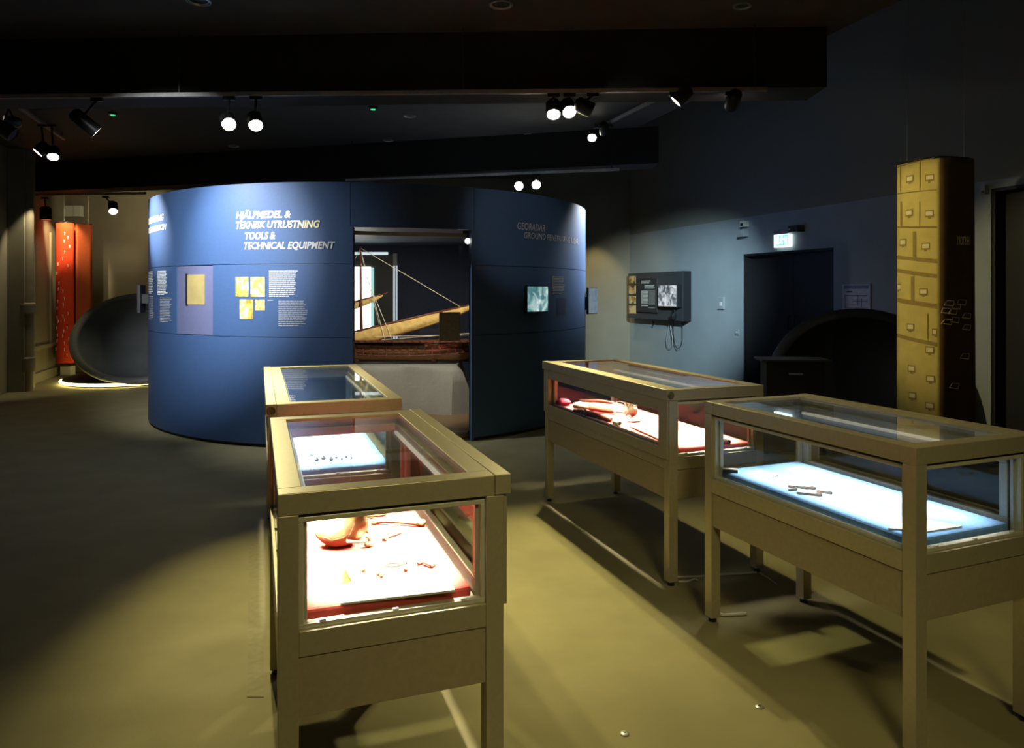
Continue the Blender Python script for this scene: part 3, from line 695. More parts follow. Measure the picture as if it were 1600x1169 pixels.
mb.tube([skp((.25, -.8, -.4 + .12 * i)) + Vector((.004 * i, 0, 0)) for i in range(6)], .0009, 5)
mb.build('crack_line', 'crack', sk)
def long_bone(pa, pb, r, label, name='arm_bone', z=None):
    p, q = onz(*pa, BZ), onz(*pb, BZ); c = (p + q) / 2; L = (q - p).length; a = math.atan2((q - p).y, (q - p).x)
    o = thing(name, label, 'bone', (c.x, c.y, BZ), a, 'bones in the nearest case')
    n = 12; MB().tube([(-L / 2 + L * i / n, .004 * math.sin(i * .5), r * 1.25) for i in range(n + 1)], [r * (.75 + .7 * abs(2 * i / n - 1) ** 4) for i in range(n + 1)], 12).build('shaft', 'bone', o, True)
    mb = MB()
    for sg in (-1, 1):
        mb.ball((sg * L / 2, r * .8, r * 1.25), r * 1.25, n=12, k=8); mb.ball((sg * L / 2, -r * .8, r * 1.2), r * 1.2, n=12, k=8)
    mb.build('bone_end', 'bone', o, True); return o
long_bone((585, 819), (660, 822), .0085, 'long bone lying behind the small finds in the nearest case')
long_bone((722, 812), (765, 800), .009, 'bone at the right rear of the nearest case beside the glass')
long_bone((601, 845), (624, 834), .005, 'short slanted bone fragment in front of the long bone')
long_bone((656, 882), (676, 886), .006, 'short knobbed bone at the right of the small finds')
# lower jaw
jc = onz(590, 806, BZ)
o = thing('jaw_bone', 'curved jawbone behind the skull in the nearest case', 'bone', jc, R(20), 'bones in the nearest case')
MB().tube([(-.05, .035, .030), (-.045, .03, .014), (-.01, .02, .011), (.022, .012, .012), (.03, 0, .012), (.022, -.012, .012), (-.01, -.02, .011), (-.045, -.03, .014), (-.05, -.035, .030)], [.006, .008, .009, .009, .010, .009, .009, .008, .006], 10).build('jaw', 'bone', o, True)
mb = MB()
for i in range(10):
    a = -1 + 2 * i / 9; mb.box(.028 - .03 * a * a - .0025, .028 - .03 * a * a + .0025, a * .018 - .002, a * .018 + .002, .018, .028)
mb.build('tooth', 'card', o, bevel=.001)
# small finds
def find(px, py, kind, label, m='stain', s=1.):
    p = onz(px, py, BZ); nm = {'bell': 'small_bell', 'stub': 'bone_fragment', 'ring': 'wire_loop', 'bead': 'bead', 'pot': 'small_finial'}[kind]
    o = thing(nm, label, 'find', p, random.uniform(0, 3), 'small finds')
    if kind == 'bell':
        MB().lathe((0, 0, 0), (0, 0, 1), [(0, .022 * s), (.003, .021 * s), (.012 * s, .015 * s), (.024 * s, .011 * s), (.030 * s, .005 * s), (.031 * s, .002)]).build('bell_body', m, o, 'auto')
        MB().tube([(0, 0, .03 * s), (.004, 0, .037 * s), (0, 0, .042 * s), (-.004, 0, .037 * s), (0, 0, .03 * s)], .0012, 6).build('loop', m, o, True)
    elif kind == 'ring':
        pts = [(.012 * s * math.cos(a) , .018 * s * math.sin(a), .003) for a in [R(-70 + 320 * i / 20) for i in range(21)]]
        MB().tube(pts + [(.012 * s, -.035 * s, .003)], .0022, 8).build('wire', m, o, True); MB().ball((.012 * s, -.035 * s, .004), .004, n=10, k=6).build('knob', m, o, True)
    elif kind == 'pot':
        MB().lathe((0, 0, 0), (0, 0, 1), [(0, .004 * s), (.002, .007 * s), (.006 * s, .0095 * s), (.010 * s, .0085 * s), (.012 * s, .004 * s), (.014 * s, .003 * s)]).build('base', 'iron', o, 'auto')
        MB().ball((0, 0, .016 * s), .0032 * s, n=10, k=6).build('knob', 'brass', o, True)
    elif kind == 'bead':
        MB().ball((0, 0, .006 * s), .007 * s, .007 * s, .006 * s, n=12, k=8).build('bead_body', m, o, True); MB().cyl((0, 0, .009 * s), (0, 0, .0125 * s), .002 * s, n=8).build('hole', 'crack', o)
    else:
        MB().tube([(-.010 * s, 0, .005 * s), (0, .002, .0065 * s), (.010 * s, 0, .005 * s)], [.0045 * s, .0065 * s, .004 * s], 9).build('fragment', m, o, 'auto'); MB().ball((.011 * s, 0, .005 * s), .0045 * s, n=9, k=6).build('broken_end', m, o, True)
    return o
find(535, 908, 'bell', 'small bell-shaped find at the left of the row in the nearest case', 'ochre', 1.1)
find(567, 894, 'bead', 'tiny bead right of the bell in the nearest case', 'stain', 1.2)
find(591, 899, 'stub', 'stubby fragment between bead and wire loop, nearest case')
find(596, 903, 'bead', 'tiny round bead touching the stubby fragment, nearest case')
find(613, 884, 'ring', 'looped wire fitting in the nearest case', 'iron', 1.15)
find(634, 893, 'bead', 'small squat bead right of the wire loop', 'brown')
find(612, 838, 'stub', 'thumb-sized fragment just behind the slanted bone', 'stain', 1.3)
# case B
quad_card((474, 690), (501, 689), .13, 0, 'tan', 'tan square card at the left in the case behind the skull case')
quad_card((523.5, 696), (535.5, 695.5), .17, 0, 'tan', 'narrow tan card in the middle of the case behind the skull case')
quad_card((512, 674), (528, 673.5), .03, 0, 'iron', 'dark strip beyond the narrow tan card', 'dark_strip')
pots = [(494.7, 721, 1.25, 'leftmost of the dark finials'), (505.3, 718, 1.25, 'second finial from left, tallest'), (517.5, 720, 1.2, 'third finial from left'), (525.5, 716.5, .85, 'fourth finial from left, small'), (534.3, 718.5, .75, 'fifth finial from left, small'), (541.5, 715.3, .75, 'sixth finial from left, small'), (549.5, 717, .75, 'rightmost of the dark finials')]
for x, y, s, l in pots: find(x, y, 'pot', l + ' on blue felt', 'iron', s)
find(486.5, 712, 'stub', 'dark splinter left of the finials on blue felt', 'iron', .7)
# case C: tools with leather and metal
p0, p1 = onz(891, 634, BZ), onz(1000, 657, BZ)
def tool_axis(a, b):
    p, q = onz(*a, BZ), onz(*b, BZ); return p, (q - p).length, math.atan2((q - p).y, (q - p).x)
p, L, a = tool_axis((897, 641), (1000, 653))
o = thing('sheathed_tool', 'long pale and red-brown tool with ornate metal head', 'tool', p, a)
MB().tube([(0, 0, .032), (.04, 0, .035), (L * .26, 0, .036)], [.020, .026, .024], 16).build('handle', 'ivory', o, 'auto')
MB().tube([(L * .26, 0, .036), (L * .30, 0, .037), (L * .62, 0, .038)], [.025, .031, .029], 16).build('leather_sleeve', 'brown', o, 'auto')
MB().tube([(L * .62, 0, .038), (L * .74, 0, .039), (L * .80, 0, .040)], [.024, .022, .026], 16).build('collar', 'ivory', o, 'auto')
hd = MB().lathe((L * .79, 0, .040), (1, 0, .05), [(0, .024), (.012, .036), (.03, .030), (.05, .040), (.07, .034), (.085, .012)], 20).build('metal_head', 'brass', o, 'auto')
mb = MB()
for k in range(5): mb.tube([(L * .80 + .018 * k, -.02, .07), (L * .80 + .018 * k + .006, -.028, .095 - .006 * k), (L * .80 + .018 * k + .016, -.02, .085)], .004, 6)
mb.build('scroll', 'brass', hd, True)
MB().tube([(L * .78 + .05 * math.cos(t), -.055, .052 + .05 * math.sin(t)) for t in [2 * math.pi * i / 24 for i in range(25)]], .003, 6).build('guard_ring', 'iron', o, True)
p, L, a = tool_axis((893, 646), (953, 660))
o = thing('curved_handle', 'red-brown curved wooden grip with round metal boss', 'tool', p, a)
MB().tube([(0, .02, .018), (L * .25, .012, .022), (L * .5, 0, .024), (L * .75, -.004, .022), (L * .92, .004, .019), (L, .012, .016)], [.010, .016, .021, .018, .017, .013], 14).build('grip', 'brown', o, 'auto')
MB().tube([(0, .045, .018), (L * .22, .05, .025), (L * .42, .03, .028)], [.008, .011, .008], 10).build('pale_lever', 'ivory', o, True)
MB().tube([(L * .40 + .03 * math.cos(t), -.024, .030 + .028 * math.sin(t)) for t in [2 * math.pi * i / 20 for i in range(21)]], .004, 6).build('boss_ring', 'brass', o, True)
MB().cyl((L * .40, -.018, .030), (L * .40, -.028, .030), .014).build('boss', 'brass', o, 'auto')
def tubelet(px, py, ang, ln, r, label, m='ivory'):
    o = thing('short_tube', label, 'tube', onz(px, py, BZ), R(ang))
    MB().lathe((0, 0, r), (1, 0, 0), [(0, r), (ln, r), (ln, r * .7), (ln - .02, r * .68)]).build('tube_wall', m, o, 'auto')
    MB().cyl((ln - .022, 0, r), (ln - .018, 0, r), r * .7).build('hollow_end', 'crack', o); return o
tubelet(960, 664, -62, .055, .016, 'short pinkish hollow tube in front of the tools', 'ivory')
tubelet(1128, 693, -60, .05, .014, 'short hollow tube at the right end of the red bed', 'brown')
p, L, a = tool_axis((985, 668), (1034, 690))
tag(MB().tube([(0, 0, .010), (L * .3, 0, .010), (L, 0, .008)], [.009, .009, .006], 12).build('slender_rod', 'ivory', loc=p, rot=(0, 0, a), smooth='auto'), 'slender pale rod lying near the front of the red bed', 'rod')
p, L, a = tool_axis((905, 628.5), (958, 632)); tag(MB().tube([(0, 0, .014), (L * .5, .006, .016), (L, 0, .012)], [.008, .014, .009], 12).build('wooden_staff', 'brown', loc=p, rot=(0, 0, a), smooth='auto'), 'red-brown staff lying behind the ornate tool', 'staff')
pd = onz(990, 660, BZ); tag(MB().ball((0, 0, .012), .045, .03, .012, 20, 10).build('leather_pad', 'brown', smooth=True, loc=pd), 'flat red-brown leather pad under the ornate head', 'pad')
cu = onz(880, 634, BZ); tag(MB().ball((0, 0, .024), (.055), .042, .026, 20, 12, lambda d: 1 + .14 * mnoise.noise(d * 2.5)).build('red_pouch', mat('crimson_velvet', (.45, .02, .04), .9, 0, .2, 40), smooth=True, loc=cu), 'crimson rounded pouch at the far left of the red bed', 'pouch')
# case D
flat_card([(1168, 741), (1186, 735.5), (1215.5, 743.5), (1198, 750)], 'card', 'white card at the far end of the blue bed, right case')
flat_card([(1388, 828), (1430, 812), (1503, 824.5), (1448, 833)], 'card', 'large white card near the corner of the blue bed', th=.006)
bxp = onz(1141, 738, BZ); o = thing('small_box', 'small black box with white top in the left corner of the right case', 'box', bxp, R(-15))
MB().box(-.032, .032, -.012, .012, 0, .014).build('box_body', 'black', o, bevel=.001); MB().box(-.032, .032, -.012, .012, .014, .017).build('box_lid', 'card', o, bevel=.001)
frs = [(1239, 767, 20, .9, 'leftmost fragment, small'), (1247, 763, -25, 1.5, 'long fragment at upper left'), (1261, 764, -15, 1.3, 'upper right fragment, hooked'), (1264, 774, -22, 1.8, 'longest fragment, in front'), (1275, 774, 10, 1.0, 'pale-ended fragment'), (1288, 771, -30, 1.1, 'rightmost fragment')]
for x, y, a, s, l in frs:
    s *= 1.3
    o = thing('metal_fragment', l + ' of the little group on blue felt', 'fragment', onz(x, y, BZ), R(a), 'dark fragments on the blue bed')
    MB().prism([(-.02 * s, -.005), (.016 * s, -.006), (.021 * s, .001), (.013 * s, .006), (-.018 * s, .005)], 0, .010).build('plate', 'iron', o, bevel=.0015)
    MB().cyl((.012 * s, 0, .010), (.012 * s, 0, .013), .004, n=10).build('rivet', 'brass', o)
# cables at the feet of the cases and studs in the floor
def cable(pts, label, r=.006, m='rope'):
    P_ = [onz(x, y, r) if not isinstance(x, Vector) else x for x, y in pts]; c = P_[0].copy()
    Q = []
    for i in range(len(P_) - 1):
        for k in range(6): Q.append(P_[i].lerp(P_[i + 1], k / 6) - c)
    Q.append(P_[-1] - c)
    return tag(MB().tube(Q, r, 8).build('power_cable', m, smooth=True, loc=c), label, 'cable')
cable([(1058, 902), (1090, 901), (1130, 898), (1160, 896.5), (1182, 894.5)], 'pale cable running on the floor between the feet of the two right cases')
cable([(1060, 909), (1074, 909), (1086, 904.5), (1091, 907)], 'short pale cable tail at the front foot of the tool case')
cable([(1116, 956), (1130, 961), (1150, 960), (1166, 959)], 'pale cable tail on the floor at the front left foot of the right case', .007)
cable([(1187, 895), (1200, 903), (1214, 913)], 'thin pale cable leaving the rear foot of the tool case', .004)
for x, y, l in ((976, 1147, 'round metal floor stud in the aisle, nearest the camera'), (1187, 1105, 'round metal floor stud left of the right case shadow')):
    p = onz(x, y, 0); o = thing('floor_stud', l, 'floor stud', p, 0, 'studs in the floor')
    MB().lathe((0, 0, 0), (0, 0, 1), [(0, .016), (.003, .015), (.005, .010)]).build('stud_ring', 'steel', o, 'auto'); MB().cyl((0, 0, .004), (0, 0, .0056), .006).build('stud_centre', 'black', o)
pts = [onz(x, y, 0) for x, y in ((386, 1090), (412, 1090), (412, 850), (389, 850))]; c = sum(pts, Vector()) / 4
tag(MB().prism([((p - c).x, (p - c).y) for p in pts], .0, .002).build('floor_hatch', mat('hatch_vinyl', (.27, .24, .13), .75), loc=c), 'flat rectangular floor hatch left of the skull case', 'hatch')

# ---------------------------------------------------------------- wall display on the right wall
DB = .158
t0, zt = wr_pix(1080, 423.5); _, zb = wr_pix(1080, 502)
t1 = wr_pix(981.5, 430, DB)[0]; t1 = min(t1, tC - .02)
wl = WR((t0 + t1) / 2, DB / 2, (zt + zb) / 2)
wd = thing('wall_display', 'long dark wall-mounted display box with photos, text panel and screen', 'wall display', wl)
def wpart(px0, px1, py0, py1, o0, o1, name, m, parent=wd, bevel=.003, zs=None):
    a, zA = wr_pix(px0, py0, o1); b, _ = wr_pix(px1, py0, o1); pm_ = (px0 + px1) / 2
    z1 = wr_pix(pm_, py0, o1)[1]; z0 = wr_pix(pm_, py1, o1)[1]
    mb = MB(); wbox(mb, min(a, b), max(a, b), o0, o1, z0, z1); 
    base = parent.location if parent else Vector((0, 0, 0))
    bmesh.ops.translate(mb.b, verts=mb.b.verts, vec=-base)
    return mb.build(name, m, parent, bevel=bevel)
mb = MB(); wbox(mb, t0, t1, 0.0, DB, zb, zt); bmesh.ops.translate(mb.b, verts=mb.b.verts, vec=-wl); mb.build('display_box', 'board', wd, bevel=.004)
mb = MB(); wbox(mb, t0 - .004, t0 - .0, .004, DB - .004, zb + .004, zt - .004); bmesh.ops.translate(mb.b, verts=mb.b.verts, vec=-wl); mb.build('end_panel', 'black', wd)['label'] = 'black end panel'
wpart(995, 1026.5, 435, 488, DB, DB + .035, 'text_panel', 'boardT')
def wtext(px0, px1, py, hpx, m, seed, off, parent=wd, words=True):
    rnd = random.Random(seed); mb = MB(); x = px0
    while x < px1 - .3:
        w = rnd.uniform(2, 5); e = min(x + w, px1); a, b = wr_pix(x, py, off)[0], wr_pix(e, py, off)[0]
        z1 = wr_pix(px0, py, off)[1]; z0 = wr_pix(px0, py + hpx, off)[1]; wbox(mb, b, a, off - .001, off + .001, z0, z1); x = e + .5
    return mb
tp = DB + .037
mb = MB(); mb.b.free(); mb = None
def wlines(rows, m, nm='text_block'):
    allb = MB()
    for k, (x0, x1, y, h) in enumerate(rows):
        rnd = random.Random(k); x = x0
        while x < x1 - .3:
            e = min(x + rnd.uniform(2, 5), x1); a, b = wr_pix(x, y, tp)[0], wr_pix(e, y, tp)[0]
            z1 = wr_pix(x0, y, tp)[1]; z0 = wr_pix(x0, y + h, tp)[1]; wbox(allb, b, a, tp - .002, tp + .001, z0, z1); x = e + .4
    bmesh.ops.translate(allb.b, verts=allb.b.verts, vec=-wl); o = allb.build(nm, m, wd); o['kind'] = 'stuff'; return o
wlines([(1002, 1016, 438.8, 1.5), (1002, 1014, 441.5, 1.5), (1007, 1022, 445.5, 1.3), (1007, 1021, 447.6, 1.3), (1007, 1023, 449.8, 1.3)], 'txtW', 'heading_lettering')
wlines([(1002, 1012.3, 454.5 + 2.0 * i, 1.2) for i in range(10)] + [(1002, 1012, 476.5, 1.6)], 'txtW')
wlines([(1013.5, 1023.5, 454.5 + 2.0 * i, .9) for i in range(11)] + [(1013, 1023, 480, 1.2)], 'txtS')
for k, (a, b) in enumerate(((431.5, 443), (446.5, 459), (463, 474.5), (477.5, 490))):
    wpart(982.6, 993.4, a, b, DB, DB + .006, 'photo_print', 'photoT')
mbz = wpart(1027, 1065, 445, 481.5, DB, DB + .002, 'screen_shadow_plate', 'black')
mt0 = wr_pix(1027.5, 445, DB + .09)[0]; mt1 = wr_pix(1057.5, 445, DB + .09)[0]
zz1, zz0 = wr_pix(1042, 445, DB + .09)[1], wr_pix(1042, 480.5, DB + .09)[1]
mloc = WR((mt0 + mt1) / 2, DB + .045, (zz0 + zz1) / 2)
mo = thing('monitor', 'square grey-white screen showing a forest on the wall display', 'monitor', mloc)
mb = MB(); wbox(mb, mt1, mt0, DB + .002, DB + .085, zz0, zz1); bmesh.ops.translate(mb.b, verts=mb.b.verts, vec=-mloc); mb.build('bezel', 'black', mo, bevel=.004)
mb = MB(); wbox(mb, mt1 + .02, mt0 - .02, DB + .085, DB + .09, zz0 + .02, zz1 - .01); bmesh.ops.translate(mb.b, verts=mb.b.verts, vec=-mloc); mb.build('screen', 'scr2', mo)
# headphones and cable loops below the screen
ht, hz = wr_pix(1051, 494, DB + .05); hl = WR(ht, DB + .04, hz)
o = thing('headphones', 'black headphones hanging under the screen with a looped cable', 'headphones', hl)
Tt = E1; Nn = -E2
MB().lathe(-Tt * .05 + Nn * .0, Tt, [(0, .02), (.01, .05), (.03, .055), (.035, .04)]).build('ear_cup', 'black', o, 'auto')
MB().lathe(Tt * .02, Tt, [(0, .04), (.005, .055), (.025, .05), (.035, .02)]).build('ear_cup', 'black', o, 'auto')
MB().tube([-Tt * .045 + Vector((0, 0, .01)), -Tt * .03 + Vector((0, 0, .08)), Vector((0, 0, .10)), Tt * .03 + Vector((0, 0, .08)), Tt * .045 + Vector((0, 0, .01))], .008, 8).build('headband', 'black', o, True)
MB().cyl(Vector((0, 0, .09)), -Nn * .04 + Vector((0, 0, .09)), .008).build('hook', 'steel', o)
def wloop(pts, off): return [WR(*(lambda q: (q[0], off, q[1]))(wr_pix(x, y, off))) - hl for x, y in pts]
MB().tube(wloop([(1047, 500), (1044, 515), (1041, 530), (1042, 540), (1046, 544.5), (1050, 540), (1051, 530), (1048, 515), (1048, 500)], .06), .006, 6).build('cable', 'grey', o, True)
MB().tube(wloop([(1052, 500), (1052, 520), (1054, 538), (1058, 545), (1063, 542), (1066, 532), (1066, 502)], .06), .006, 6).build('cable', 'black', o, True)
ht, hz = wr_pix(1020, 506, .03)
hk = thing('handset_clip', 'small dark clip hanging under the text panel of the wall display', 'clip', WR(ht, .03, hz))
MB().tube([(0, 0, .05), (.01, -.02, .02), (-.01, -.03, -.05)], [.012, .014, .006], 8).build('clip_body', 'black', hk, True); MB().cyl((0, 0, .05), -Nn * .03 + Vector((0, 0, .05)), .008).build('clip_pin', 'steel', hk)
# small wall fittings
def wfit(px0, px1, py0, py1, d, name, label, cat, m='grey', parts=None):
    pmx, pmy = (px0 + px1) / 2, (py0 + py1) / 2; t, z = wr_pix(pmx, pmy, d); l = WR(t, d / 2, z); o = thing(name, label, cat, l)
    wpart(px0, px1, py0, py1, 0, d, 'body', m, o, .003)
    for (a, b, c, e, dd, nm, mm) in parts or []: wpart(a, b, c, e, d, d + dd, nm, mm, o, .001)
    return o
wfit(1120.5, 1130, 464.5, 483, .03, 'wall_switch', 'grey wall switch box left of the dark doorway', 'switch', 'grey', [(1124, 1127, 472, 478, .012, 'toggle', 'white')])
wfit(1147.5, 1153.5, 515, 523, .02, 'wall_button', 'small grey button low beside the dark doorway', 'button', 'grey', [(1149.5, 1151.5, 518, 520, .008, 'push_button', 'white')])
wfit(1155.5, 1161.5, 345, 354.5, .10, 'motion_sensor', 'small white motion sensor high left of the doorway', 'sensor', 'white', [(1156.5, 1160, 349, 353, .01, 'sensor_lens', 'black')])
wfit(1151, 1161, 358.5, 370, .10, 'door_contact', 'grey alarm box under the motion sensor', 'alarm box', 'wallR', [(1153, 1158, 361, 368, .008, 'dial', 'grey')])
wfit(1531.5, 1538.5, 289, 303, .06, 'wall_sensor', 'small pale wall sensor beside the far right opening', 'sensor', 'grey', [(1533, 1537, 298, 302, .006, 'sensor_lens', 'black')])
# exit sign
ED = .06
t, z = wr_pix(1221, 376, ED); el = WR(t, ED / 2, z)
es = thing('exit_sign', 'lit green and white emergency exit sign above the dark doorway', 'exit sign', el)
wpart(1207.3, 1231, 357, 366, 0, ED + .03, 'sign_housing', 'grey', es); wpart(1209, 1233.5, 364.5, 386, .015, ED, 'light_plate', 'exitW', es)
wpart(1211.5, 1231, 367.5, 383.5, ED, ED + .002, 'green_field', 'exitG', es, 0)
wpart(1212.5, 1217, 369.5, 382, ED + .002, ED + .003, 'door_symbol', 'exitW', es, 0)
wpart(1225.5, 1229.5, 369.5, 382, ED + .002, ED + .003, 'door_symbol', 'exitW', es, 0)
mb = MB(); te = ED + .0035
def ws(pts, w):
    P_ = [WR(wr_pix(x, y, te)[0], te, wr_pix(x, y, te)[1]) - el for x, y in pts]
    mb.tube(P_, w, 5)
ws([(1221, 372), (1220.5, 376)], .012); ws([(1221, 372.5), (1223.5, 374.5), (1224.5, 373)], .007); ws([(1221, 373), (1218.5, 374.5)], .007); ws([(1220.5, 376), (1222.5, 378.5), (1222, 381.5)], .008); ws([(1220.5, 376), (1219.5, 379), (1217.8, 380.5)], .008)
q = WR(wr_pix(1221.6, 370.3, te)[0], te, wr_pix(1221.6, 370.3, te)[1]) - el; mb.ball(q, .014, n=10, k=8)
mb.build('running_figure', 'exitW', es)
wfit(1231, 1245.5, 352.5, 362.5, .12, 'security_camera', 'small black camera to the right of the exit sign', 'camera', 'black', [(1231.5, 1234, 357, 360, .01, 'camera_lens', 'white')])
# evacuation plan
t, z = wr_pix(1337, 464, .02); ev = thing('evacuation_plan', 'framed white evacuation plan with a blue heading right of the doorway', 'plan', WR(t, .01, z))
wpart(1315, 1360, 443.5, 486, 0, .018, 'frame', 'grey', ev); wpart(1316, 1359, 444.5, 485, .018, .02, 'sheet', mat('plan_paper', (.62, .62, .66), .6), ev, 0)
wpart(1318.5, 1357, 446, 451.5, .02, .021, 'heading_bar', mat('plan_blue', (.20, .25, .33), .6), ev, 0)
mb = MB()
for a, b, c, e in ((1323, 1332, 455, 457), (1320, 1356, 461, 461.6), (1320, 1320.6, 461, 480), (1340, 1340.6, 461, 478), (1332, 1356, 470, 470.6), (1325, 1338, 476, 476.6), (1346, 1346.6, 466, 480), (1320, 1356, 480, 480.6)):
    tA, tB = wr_pix(a, c, .0215)[0], wr_pix(b, c, .0215)[0]; wbox(mb, min(tA, tB), max(tA, tB), .02, .0215, wr_pix(a, e, .0215)[1], wr_pix(a, c, .0215)[1])
bmesh.ops.translate(mb.b, verts=mb.b.verts, vec=-ev.location); mb.build('plan_lines', 'board', ev)

# ---------------------------------------------------------------- hanging fabric banners
def banner_right():
    Yb = 6.1; cpt = Vector(((1465 - CX) / F * Yb, Yb - .03, 0)); zt, zb = H - (248 - CY) / F * Yb, .30
    o = thing('fabric_banner', 'tall hanging banner with a golden drawer print on one face', 'banner', cpt + Vector((0, .2, zb)))
    base = o.location
    PL = Vector(((1402 - CX) / F * 6.42, 6.42, 0)); PN = cpt; PRt = Vector(((1512 - CX) / F * 6.5, 6.5, 0))
    def face(t, z, off=0.):
        p = PL.lerp(PN, t); n = Vector((-(PN - PL).y, (PN - PL).x, 0)).normalized(); n = n if n.y < 0 else -n
        bul = .03 * math.sin(math.pi * t) ; return p + n * (bul + off) + Vector((0, 0, z)) - base
    def side(t, z, off=0.):
        p = PN.lerp(PRt, t); n = Vector(((PRt - PN).y, -(PRt - PN).x, 0)).normalized(); n = n if n.y < 0 else -n
        f = (zt - z) / (zt - zb); bul = .14 * max(0., math.sin(math.pi * t)) ** .8 + .012 * math.sin(t * 16 + 3 * f) * math.sin(math.pi * min(1, t * 1.2))
        return p + n * (bul + off) + Vector((0, 0, z)) - base
    ztop = lambda t: zt
    def sheet(fn, n, m_, name, mat_):
        mb = MB(); g_ = [[mb.b.verts.new(fn(i / n, zb + (zt - zb) * j / m_)) for i in range(n + 1)] for j in range(m_ + 1)]
        for j in range(m_):
            for i in range(n): mb.b.faces.new((g_[j][i], g_[j][i + 1], g_[j + 1][i + 1], g_[j + 1][i]))
        ob = mb.build(name, mat_, o, True); md = ob.modifiers.new('thick', 'SOLIDIFY'); md.thickness = .004; md.offset = -1; return ob
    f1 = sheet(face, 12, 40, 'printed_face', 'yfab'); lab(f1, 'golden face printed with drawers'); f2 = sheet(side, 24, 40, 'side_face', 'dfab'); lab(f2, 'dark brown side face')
    # back closing
    mb = MB(); mb.hexa([PL + Vector((0, .01, zb)) - base, PRt + Vector((0, 0, zb)) - base, PRt + Vector((0, .006, zb)) - base, PL + Vector((0, .016, zb)) - base,
                        PL + Vector((0, .01, zt)) - base, PRt + Vector((0, 0, zt)) - base, PRt + Vector((0, .006, zt)) - base, PL + Vector((0, .016, zt)) - base]); mb.build('back_face', 'dfab', o)
    def fp(px, py):  # pixel on the front face -> t,z
        k = (px - CX) / F; d = PN - PL; t = (k * PL.y - PL.x) / (d.x - k * d.y); Y = PL.y + d.y * t; return t, H - (py - CY) / F * Y
    ln = MB(); lb = MB()
    def quadf(mb, x0, x1, y0, y1, off, sk=0.):
        t0, za = fp(x0, y0); t1, zb_ = fp(x1, y1); t0 = max(0, t0); t1 = min(1, t1); n = 4
        zc = fp((x0 + x1) / 2, y0)[1]; zd = fp((x0 + x1) / 2, y1)[1]; sl = sk
        g_ = [[mb.b.verts.new(face(t0 + (t1 - t0) * i / n, z + sl * (i / n - .5), off)) for i in range(n + 1)] for z in (zd, zc)]
        for i in range(n): mb.b.faces.new((g_[0][i], g_[0][i + 1], g_[1][i + 1], g_[1][i]))
    for x0, x1, y0, y1, sk in ((1402, 1465, 253, 254.3, .03), (1402, 1465, 299, 300.8, -.01), (1402, 1465, 353.5, 356.5, -.03), (1402, 1465, 402, 408, -.05), (1402, 1465, 424, 430, -.06), (1402, 1465, 470, 477, -.05), (1402, 1465, 528, 534, -.06),
                               (1407.5, 1409, 246, 299, 0), (1440.5, 1441.5, 246, 299, 0), (1440, 1441.3, 315, 354, 0), (1408, 1411, 315, 353, 0), (1430, 1435, 362, 402, 0), (1427, 1432, 432, 470, 0), (1451, 1453, 490, 530, 0)):
        quadf(ln, x0, x1, y0, y1, .004, sk)
    for x, y in ((1425, 280), (1455, 278), (1424, 333), (1454.5, 334), (1413, 379), (1449.5, 385), (1404, 449), (1446, 456), (1426, 511), (1464, 519), (1455, 547), (1428, 576), (1456, 592), (1429, 618), (1455, 634)):
        x0, x1 = max(1402, x - 6), min(1465, x + 6)
        quadf(ln, x0, x1, y - 5.5, y + 5.5, .004); quadf(lb, x0 + 1.3, x1 - 1.3, y - 3.6, y + 3, .006)
        quadf(ln, max(1402, x - 2), min(1465, x + 2), y + 5.5, y + 7.8, .004)
    ln.build('drawer_print', 'yline', f1); lb.build('label_print', 'ylab', f1)
    # reversed lettering and open books on the side
    me = textmesh('HISTORY', bold=.02)
    for v in me.vertices: v.co = side(.36 - v.co.x * .18, 1.90 + v.co.y * .075, .012)
    me.materials.append(M['ylab']); link('mirrored_lettering', me, f2)['label'] = 'cream mirrored lettering on the dark side'
    bk = MB()
    def sq(t, z, a, s):
        for dx0, dz0, dx1, dz1 in ((-1, -.6, 1, -1), (1, -1, 1.2, 1), (1.2, 1, -.4, 1.2), (-.4, 1.2, -1, -.6)):
            p, q = side(max(.004, min(.99, t + dx0 * s * .75)), z + dz0 * s * .28, .006), side(max(.004, min(.99, t + dx1 * s * .75)), z + dz1 * s * .28, .006); bk.tube([p, q], .0045 if dz0 < -.5 and dz1 < 0 else .0022, 5)
    for t, z in ((.085, 1.403), (.04, 1.338), (.06, 1.245), (.18, 1.376), (.25, 1.409), (.13, 1.33), (.16, 1.26), (.32, 1.294), (.32, 1.196), (.29, .95), (.15, .70)): sq(t, z, 0, .075)
    bk.build('book_print', 'ylab', f2)
    mb = MB(); mb.tube([PL + Vector((-.06, 0, zt + .012)) - base, PN + Vector((.0, -.0, zt + .012)) - base], .009, 8); mb.tube([side(i / 12, zt + .012, -.01) for i in range(13)], .008, 8); mb.tube([PL + Vector((0, .01, zt + .012)) - base, PRt + Vector((0, 0, zt + .012)) - base], .008, 8)
    mb.build('hanging_frame', 'blackm', o, True)
    for px in (1417, 1506):
        tt = (px - 1402) / 110; p = PL.lerp(PRt, tt) + Vector((0, 0, zt)) - base
        cbl = MB().tube([p, Vector((p.x, p.y, TOP - base.z))], .002, 6).build('suspension_wire', 'steel', o); MB().cyl(p, p + Vector((0, 0, .06)), .006, n=8).build('wire_clamp', 'steel', cbl)
    return o
banner_right()
